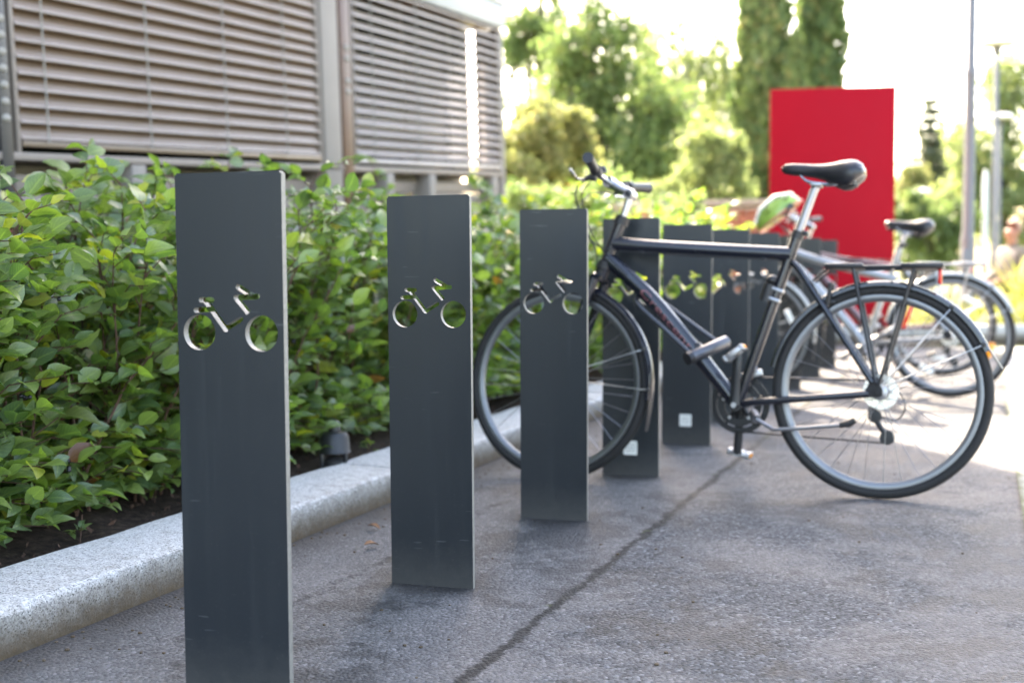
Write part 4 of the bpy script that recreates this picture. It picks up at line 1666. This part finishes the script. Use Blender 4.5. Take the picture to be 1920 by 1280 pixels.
def limb(mb, a, b, r0_, r1_, wob=.15):
    a, b = Vector(a), Vector(b)
    L = (b - a).length
    m1 = a.lerp(b, .35) + rv(wob * L * .3)
    m2 = a.lerp(b, .7) + rv(wob * L * .3)
    mb.tube([a, m1, m2, b], [r0_, r0_ * .8, (r0_ + r1_) / 2, r1_], 7, False)


def tree(name, label, base, lobes, leaf_s, n, mat, bark='bark', trunk=.16, group='trees beyond the forecourt', droop=0., clump=.5, cat='tree'):
    """lobes: (dx, dy, z, rx, ry, rz, weight)"""
    t = thing(name, label, cat, base, 0, group)
    tk = MB()
    ztop = max(l[2] for l in lobes)
    zmin = min(l[2] - l[5] for l in lobes)
    tk.tube(bez([(0, 0, -.1), (rng.normal(0, .06), rng.normal(0, .06), max(.4, zmin)), (rng.normal(0, .12), 0, ztop)], 10), [trunk * (1.25 - .9 * k / 10) for k in range(11)], 9, False)
    P, A, Nn = [], [], []
    W = sum(l[6] for l in lobes)
    for (dx, dy, z, rx, ry, rz, w) in lobes:
        limb(tk, (0, 0, max(.3, min(z * .62, ztop * .9))), (dx, dy, z), trunk * .5, trunk * .14)
        nc = max(6, int(26 * w))
        cc = rng.normal(0, 1, (nc, 3))
        cc /= np.linalg.norm(cc, axis=1, keepdims=True)
        cc *= rng.uniform(.35, 1., (nc, 1)) ** .5
        cc = cc * np.array([rx, ry, rz]) + np.array([dx, dy, z])
        for c in cc[:12]:
            limb(tk, (dx, dy, z - rz * .3), tuple(c), trunk * .16, trunk * .05)
        k = int(n * w / W)
        ci = rng.integers(0, nc, k)
        p = cc[ci] + rng.normal(0, 1, (k, 3)) * np.array([rx, ry, rz]) * clump * .36
        if droop:
            p[:, 2] -= rng.random(k) ** 2 * droop
        P.append(p)
    P = np.concatenate(P)
    P = P[P[:, 2] > .15]
    k = len(P)
    ax_ = rng.normal(0, 1, (k, 3)) + np.array([0, 0, -.6 - droop])
    nr_ = rng.normal(0, .7, (k, 3)) + np.array([0, 0, .8])
    tk.build('trunk', M[bark], t)
    tag(link('crown', leaf_mesh('crown', P, rand_frames(k, ax_, nr_), rng.uniform(.6, 1.25, k) * leaf_s, T4, M[mat]), t), kind='stuff')
    return t


def gp(px, Z):
    p = at(px, 490, Z)
    p.z = 0
    return p


def lob(base, px, py, Z, wpx, hpx, w=1., depth=None):
    """a crown lobe from its place and size in the photograph at distance Z"""
    c = at(px, py, Z)
    s = Z / F_PX
    return (c.x - base.x, c.y - base.y, c.z, wpx * s, depth if depth else wpx * s * .8, hpx * s, w)


b = gp(1120, 27)
tree('maple_tree', 'large green maple with sky showing through, right of the building', b,
     [lob(b, 1110, 80, 27, 75, 75, 1), lob(b, 1070, 190, 27, 80, 80, 1), lob(b, 1190, 180, 27, 90, 85, 1.1), lob(b, 1140, 300, 26.5, 120, 70, 1.1), lob(b, 1240, 290, 27, 90, 70, 1)], .155, 15000, 'tree_green', trunk=.2, clump=.66)
b = gp(985, 21)
tree('yellow_tree', 'small yellowing tree against the building corner', b,
     [lob(b, 985, 260, 21, 65, 75, 1), lob(b, 1060, 300, 21, 55, 60, .9), lob(b, 960, 340, 20.5, 70, 50, .7), lob(b, 1075, 235, 21, 35, 35, .35)], .12, 7500, 'tree_yellow', trunk=.1)
b = gp(1010, 34)
tree('tall_tree', 'tall open green tree partly hidden by the building corner', b,
     [lob(b, 985, 60, 34, 60, 50, .8), lob(b, 1020, 20, 34, 45, 60, .6), lob(b, 960, 130, 34, 60, 60, .7)], .17, 3800, 'tree_green', trunk=.18)
b = gp(1290, 38)
tree('birch_tree', 'thin weeping birch with pale hanging twigs left of the tall conifers', b,
     [lob(b, 1240, 50, 38, 40, 70, .8), lob(b, 1290, 150, 38, 50, 70, .8), lob(b, 1350, 60, 38, 34, 90, .7), lob(b, 1355, 190, 38, 32, 90, .8), lob(b, 1230, 200, 38, 50, 70, .9)], .17, 5200, 'tree_pale', 'birch_bark', .14, droop=1.0)
b = gp(1335, 18.5)
tree('ornamental_tree', 'small bright yellow-green tree in front of the tall conifers', b,
     [lob(b, 1320, 290, 18.5, 52, 52, 1), lob(b, 1350, 350, 18.5, 50, 40, .9), lob(b, 1270, 365, 18.5, 60, 26, .8), lob(b, 1375, 290, 18.5, 22, 45, .5)], .09, 7000, 'tree_pale', trunk=.06)
b = gp(1120, 17.5)
tree('garden_shrub', 'broad dark shrub behind the hedge below the maple', b,
     [lob(b, 1030, 385, 17.5, 90, 40, 1), lob(b, 1140, 370, 17.5, 90, 52, 1), lob(b, 1230, 400, 17.5, 60, 35, .7)], .09, 7000, 'tree_green', trunk=.05, cat='shrub')


b = gp(1280, 14.2)
tree('garden_shrub', 'dense dark green bush in front of the low brick garden wall', b, [lob(b, 1285, 405, 14.2, 42, 36, 1), lob(b, 1255, 420, 14.2, 34, 28, .6)], .06, 5500, 'tree_green', trunk=.03, cat='shrub')


def conifer(name, label, base, H, R, n, mat, spray, spruce=False, group='conifers beyond the forecourt'):
    t = thing(name, label, 'conifer', base, 0, group)
    tk = MB().tube([(0, 0, -.1), (0, 0, H * .5), (0, 0, H * .97)], [R * (.22 if not spruce else .11), R * .1, .02], 8, False)
    q = rng.random(n)
    if spruce:
        zz = H * (1 - (1 - q) ** .55 * .97)
        zz = H * (.03 + .97 * (1 - np.sqrt(rng.random(n))))
        lay = np.floor(zz / (H / 22)) * (H / 22)
        tt = rng.integers(0, 9, n) * (2 * PI / 9) + lay * 7.3 + rng.normal(0, .16, n)
        rr = R * (1 - zz / H) ** .85 * np.sqrt(rng.random(n)) * (.75 + .35 * np.sin(lay * 31 + tt * 2))
        z = lay - rr * .35 + rng.normal(0, .05, n) * H / 22
        ax_ = np.stack([np.cos(tt), np.sin(tt), np.full(n, -.75)], 1) + rng.normal(0, .35, (n, 3))
        for l in range(22):
            zl = l * H / 22
            for k in range(9):
                a = k * 2 * PI / 9 + zl * 7.3
                r_ = R * (1 - zl / H) ** .85 * .75
                if r_ > .1:
                    tk.tube([(0, 0, zl), (r_ * math.cos(a), r_ * math.sin(a), zl - r_ * .35)], [.02, .006], 4, False)
    else:
        z = H * q
        prof_ = np.minimum(1, (z / H) * 6) ** .5 * (1 - np.maximum(0, (z / H - .55) / .46) ** 2.0)
        tt = rng.random(n) * 2 * PI
        lump = 1 + .13 * np.sin(tt * 3 + z * 1.7) + .13 * np.sin(tt * 5 - z * 3.1) + .06 * np.sin(z * 9 + tt * 2)
        rr = R * prof_ * lump * (1 - .45 * rng.random(n) ** 2.2)
        ax_ = np.stack([np.cos(tt) * .5, np.sin(tt) * .5, np.ones(n)], 1) + rng.normal(0, .35, (n, 3))
    P = np.stack([rr * np.cos(tt), rr * np.sin(tt), z], 1)
    nr_ = np.stack([np.cos(tt), np.sin(tt), np.zeros(n)], 1) + rng.normal(0, .6, (n, 3))
    tk.build('trunk', M['bark'], t)
    tag(link('crown', leaf_mesh('crown', P, rand_frames(n, ax_, nr_), rng.uniform(.6, 1.3, n) * spray, T4, M[mat]), t), kind='stuff')
    return t


b = gp(1130, 48)
tree('back_tree', 'distant pale green tree filling the gap behind the maple', b, [lob(b, 1050, 150, 48, 75, 110, 1), lob(b, 1160, 190, 48, 85, 110, 1), lob(b, 1110, 310, 48, 110, 80, 1)], .24, 8000, 'tree_pale', trunk=.16, clump=.7)
b = gp(1300, 50)
tree('back_tree', 'distant pale green tree behind the birch beside the tall conifers', b, [lob(b, 1260, 190, 50, 65, 110, 1), lob(b, 1345, 220, 50, 50, 110, .8), lob(b, 1300, 330, 50, 90, 70, 1)], .24, 6500, 'tree_pale', trunk=.16, clump=.7)
conifer('thuja_tree', 'tall columnar conifer left of the red sign, leftmost of three', gp(1428, 24), 8.2, .46, 11000, 'thuja', .2)
conifer('thuja_tree', 'slim lower columnar conifer between the two tall ones above the red sign', gp(1490, 23), 4.8, .25, 5000, 'thuja', .15)
conifer('thuja_tree', 'tall columnar conifer directly behind the red sign, rightmost of three', gp(1532, 25.5), 8.9, .42, 11000, 'thuja', .2)
conifer('spruce_tree', 'dark distant spruce between the red sign and the grey pole', gp(1742, 52), 8.3, 1.75, 5200, 'spruce', .34, True)
b = gp(1880, 33)
tree('lime_tree', 'pale yellow-green tree behind the street lamps at the right edge', b,
     [lob(b, 1900, 170, 33, 60, 75, 1), lob(b, 1850, 290, 33, 70, 75, 1.1), lob(b, 1920, 320, 33, 70, 90, 1.1), lob(b, 1810, 370, 33, 60, 60, 1), lob(b, 1880, 410, 32.5, 80, 50, 1)], .17, 11000, 'tree_pale', trunk=.16)
b = gp(1740, 30)
tree('round_bush', 'round green bush below the distant spruce', b, [lob(b, 1735, 445, 30, 55, 42, 1), lob(b, 1700, 400, 30, 40, 40, .6), lob(b, 1790, 420, 30, 40, 50, .7)], .13, 6500, 'tree_green', trunk=.06, cat='shrub')
b = gp(1640, 44)
tree('back_tree', 'distant green tree hidden mostly by the red sign', b, [lob(b, 1700, 360, 44, 40, 60, 1), lob(b, 1610, 400, 44, 70, 60, 1)], .2, 4000, 'tree_yellow', trunk=.1)
b = gp(1810, 60)
tree('back_tree', 'distant pale tree right of the spruce behind the grey pole', b, [lob(b, 1790, 300, 60, 45, 70, 1), lob(b, 1830, 380, 60, 60, 70, 1), lob(b, 1760, 400, 60, 40, 60, 1)], .28, 4500, 'tree_pale', trunk=.16)

# ------------------------------------------------------------------ tall grass bed
def grass_bed(name, label, n, area, h0, h1):
    tm = leaf_template(5, .035, .2, .55)
    P = np.array([area() for _ in range(n)])
    ax_ = rng.normal(0, .38, (n, 3)) + np.array([0, 0, 1.])
    me_ = leaf_mesh(name, P, rand_frames(n, ax_, None), rng.uniform(h0, h1, n), tm, M['grass'])
    return tag(link(name, me_), label, 'grass', kind='stuff')


def bed_r():
    p = fa + dirk * random.uniform(3.2, 8.6) + perp * random.uniform(.25, 2.2)
    return (p.x, p.y, -.03)


def bed_l():
    p = fa + dirk * random.uniform(.3, 3.4) + perp * random.uniform(.25, 1.6)
    return (p.x, p.y, -.03)


grass_bed('tall_grass', 'pale tufts of tall ornamental grass behind the far kerb at right', 5200, bed_r, .45, .95)
grass_bed('low_grass', 'low green and yellow planting along the far kerb beside the bicycles', 2600, bed_l, .2, .5)

# ------------------------------------------------------------------ poles and lamps
pl = thing('street_pole', 'thick grey metal street pole right of the red sign', 'pole', gp(1814, 12.5))
MB().lathe([(.070, -.05), (.070, .98), (.062, 1.03), (.055, 1.06), (.053, 2.6), (.053, 2.62)], 20, 'z').build('base', M['galv'], pl)
MB().lathe([(.055, 2.6), (.058, 2.62), (.058, 2.68), (.046, 2.70), (.040, 6.9), (.0, 6.92)], 20, 'z').build('shaft', M['galv'], pl)
MB().box((-.05, -.07, .72), (.07, .03, .34), None, .008).build('hatch', M['galv'], pl)
MB().box((.02, -.06, 2.18), (.03, .02, .04), None, .004).build('clamp', M['galv'], pl)


def lamp(px, py, Z, label):
    b_ = gp(px, Z)
    top = at(px, py, Z).z
    t = thing('street_lamp', label, 'street lamp', b_, 0, 'white-topped park lamps')
    MB().lathe([(.05, -.1), (.05, .8), (.036, .84), (.036, top - .12), (.02, top - .1)], 14, 'z').build('post', M['galv'], t)
    MB().lathe([(.02, top - .16), (.05, top - .14), (.075, top - .02), (.0, top - .02)], 16, 'z').build('lamp_body', M['galv'], t)
    MB().lathe([(.0, top - .018), (.25, top - .012), (.28, top + .025), (.2, top + .09), (.0, top + .12)], 22, 'z').build('lamp_shade', M['lamp_white'], t)


lamp(1862, 85, 18, 'tallest white-topped street lamp near the right picture edge')
lamp(1871, 222, 27, 'middle white-topped street lamp, lower than the tallest one')
lamp(1876, 290, 35, 'lowest of the three white-topped lamps lined up at the right')
lamp(1728, 360, 40, 'small distant white-topped lamp between the red sign and the pole')
fp = thing('flag_pole', 'slim pale pole left of the street lamps', 'pole', gp(1845, 30))
MB().lathe([(.07, -.1), (.06, 2.8), (.03, 2.95), (.0, 2.98)], 14, 'z').build('shaft', M['lamp_white'], fp)
MB().lathe([(.11, -.1), (.11, .06), (.07, .08)], 14, 'z').build('base', M['galv'], fp)

# ------------------------------------------------------------------ person sitting beyond the grass
def person(base, rz):
    p = thing('person', 'person in a light top sitting behind the tall grass at the right edge', 'person', base, rz)
    J = {'pel': (0, 0, .50), 'bel': (.02, 0, .64), 'che': (.0, 0, .82), 'nec': (.0, 0, .965), 'nk2': (.015, 0, 1.03),
         'hd1': (.025, 0, 1.10), 'hd2': (.02, 0, 1.17),
         'hipL': (.05, .09, .49), 'kneL': (.47, .11, .50), 'ankL': (.46, .11, .09), 'toeL': (.60, .12, .035),
         'hipR': (.05, -.09, .49), 'kneR': (.47, -.12, .50), 'ankR': (.45, -.12, .09), 'toeR': (.59, -.13, .035),
         'shL': (.0, .17, .91), 'elL': (.05, .23, .65), 'wrL': (.27, .14, .57), 'haL': (.35, .11, .56),
         'shR': (.0, -.17, .91), 'elR': (.05, -.23, .65), 'wrR': (.27, -.14, .57), 'haR': (.35, -.11, .56)}
    Rr = dict(pel=.13, bel=.125, che=.135, nec=.065, nk2=.055, hd1=.082, hd2=.09, hipL=.085, kneL=.062, ankL=.042, toeL=.035, hipR=.085, kneR=.062, ankR=.042, toeR=.035,
              shL=.062, elL=.045, wrL=.032, haL=.03, shR=.062, elR=.045, wrR=.032, haR=.03)
    E_ = [('pel', 'bel'), ('bel', 'che'), ('che', 'nec'), ('nec', 'nk2'), ('nk2', 'hd1'), ('hd1', 'hd2'), ('pel', 'hipL'), ('hipL', 'kneL'), ('kneL', 'ankL'), ('ankL', 'toeL'),
          ('pel', 'hipR'), ('hipR', 'kneR'), ('kneR', 'ankR'), ('ankR', 'toeR'), ('che', 'shL'), ('shL', 'elL'), ('elL', 'wrL'), ('wrL', 'haL'), ('che', 'shR'), ('shR', 'elR'), ('elR', 'wrR'), ('wrR', 'haR')]
    names = list(J)
    me_ = bpy.data.meshes.new('body')
    me_.from_pydata([J[k] for k in names], [(names.index(a), names.index(c)) for a, c in E_], [])
    ob = link('body_tmp', me_)
    sk = ob.modifiers.new('s', 'SKIN')
    for k, nme in enumerate(names):
        me_.skin_vertices[0].data[k].radius = (Rr[nme], Rr[nme])
        me_.skin_vertices[0].data[k].use_root = (nme == 'pel')
    ss = ob.modifiers.new('d', 'SUBSURF')
    ss.levels = ss.render_levels = 2
    dg = bpy.context.evaluated_depsgraph_get()
    out = bpy.data.meshes.new_from_object(ob.evaluated_get(dg))
    bpy.data.objects.remove(ob)
    skin = plain('skin', (.36, .18, .13), .5, 0, .08)
    top = plain('light_top', (.16, .14, .13), .8, 0, .1)
    trou = plain('dark_trousers', (.06, .065, .08), .8)
    out.materials.clear()
    for m_ in (skin, top, trou):
        out.materials.append(m_)
    for f_ in out.polygons:
        c = f_.center
        f_.use_smooth = True
        if c.z > .985 or (c.x > .25 and .52 < c.z < .62 and abs(c.y) < .18 and c.z > .545):
            f_.material_index = 0
        elif c.z > .56:
            f_.material_index = 1
        else:
            f_.material_index = 2
    link('body', out, p)
    hr = plain('short_hair', (.30, .17, .12), .7)
    h_ = MB()
    h_.sphere((.0, 0, 1.165), (.098, .088, .098), 18, 12)
    ho = h_.build('hair', hr, p)
    bmh = bmesh.new()
    bmh.from_mesh(ho.data)
    bmesh.ops.delete(bmh, geom=[v for v in bmh.verts if v.co.x > .045 and v.co.z < 1.22 or v.co.z < 1.11], context='VERTS')
    bmh.to_mesh(ho.data)
    bmh.free()
    MB().sphere((.112, 0, 1.125), (.022, .013, .02), 10, 8).build('nose', skin, p)
    for s in (-1, 1):
        MB().sphere((.01, s * .086, 1.13), (.018, .009, .028), 10, 8).build('ear', skin, p)
        MB().sphere((.098, s * .032, 1.15), (.006, .009, .005), 10, 8).build('eye', M['dark'], p)
        for k in range(4):
            MB().tube([(.355, s * (.125 - .018 * k), .558), (.40, s * (.118 - .016 * k), .55), (.425, s * (.114 - .016 * k), .535)], [.0095, .0085, .007], 7).build('finger', skin, p)
        MB().tube([(.32, s * .085, .57), (.36, s * .065, .565), (.385, s * .062, .555)], [.011, .0095, .008], 7).build('finger', skin, p)
    MB().box((.105, 0, 1.085), (.012, .045, .010), None, .004).build('mouth', M['pale_red'], p)
    return p


pb = gp(1899, 14.2)
person(pb + Vector((0, 0, -.03)), math.radians(200))
bn = thing('bench', 'plain light concrete bench under the sitting person', 'bench', pb + Vector((0, 0, -.03)), math.radians(200))
MB().box((-.08, 0, .345), (.42, 1.5, .09), None, .01).build('seat', M['pillar'], bn)
for s in (-1, 1):
    MB().box((-.08, s * .55, .14), (.36, .12, .32), None, .008).build('leg', M['pillar'], bn)
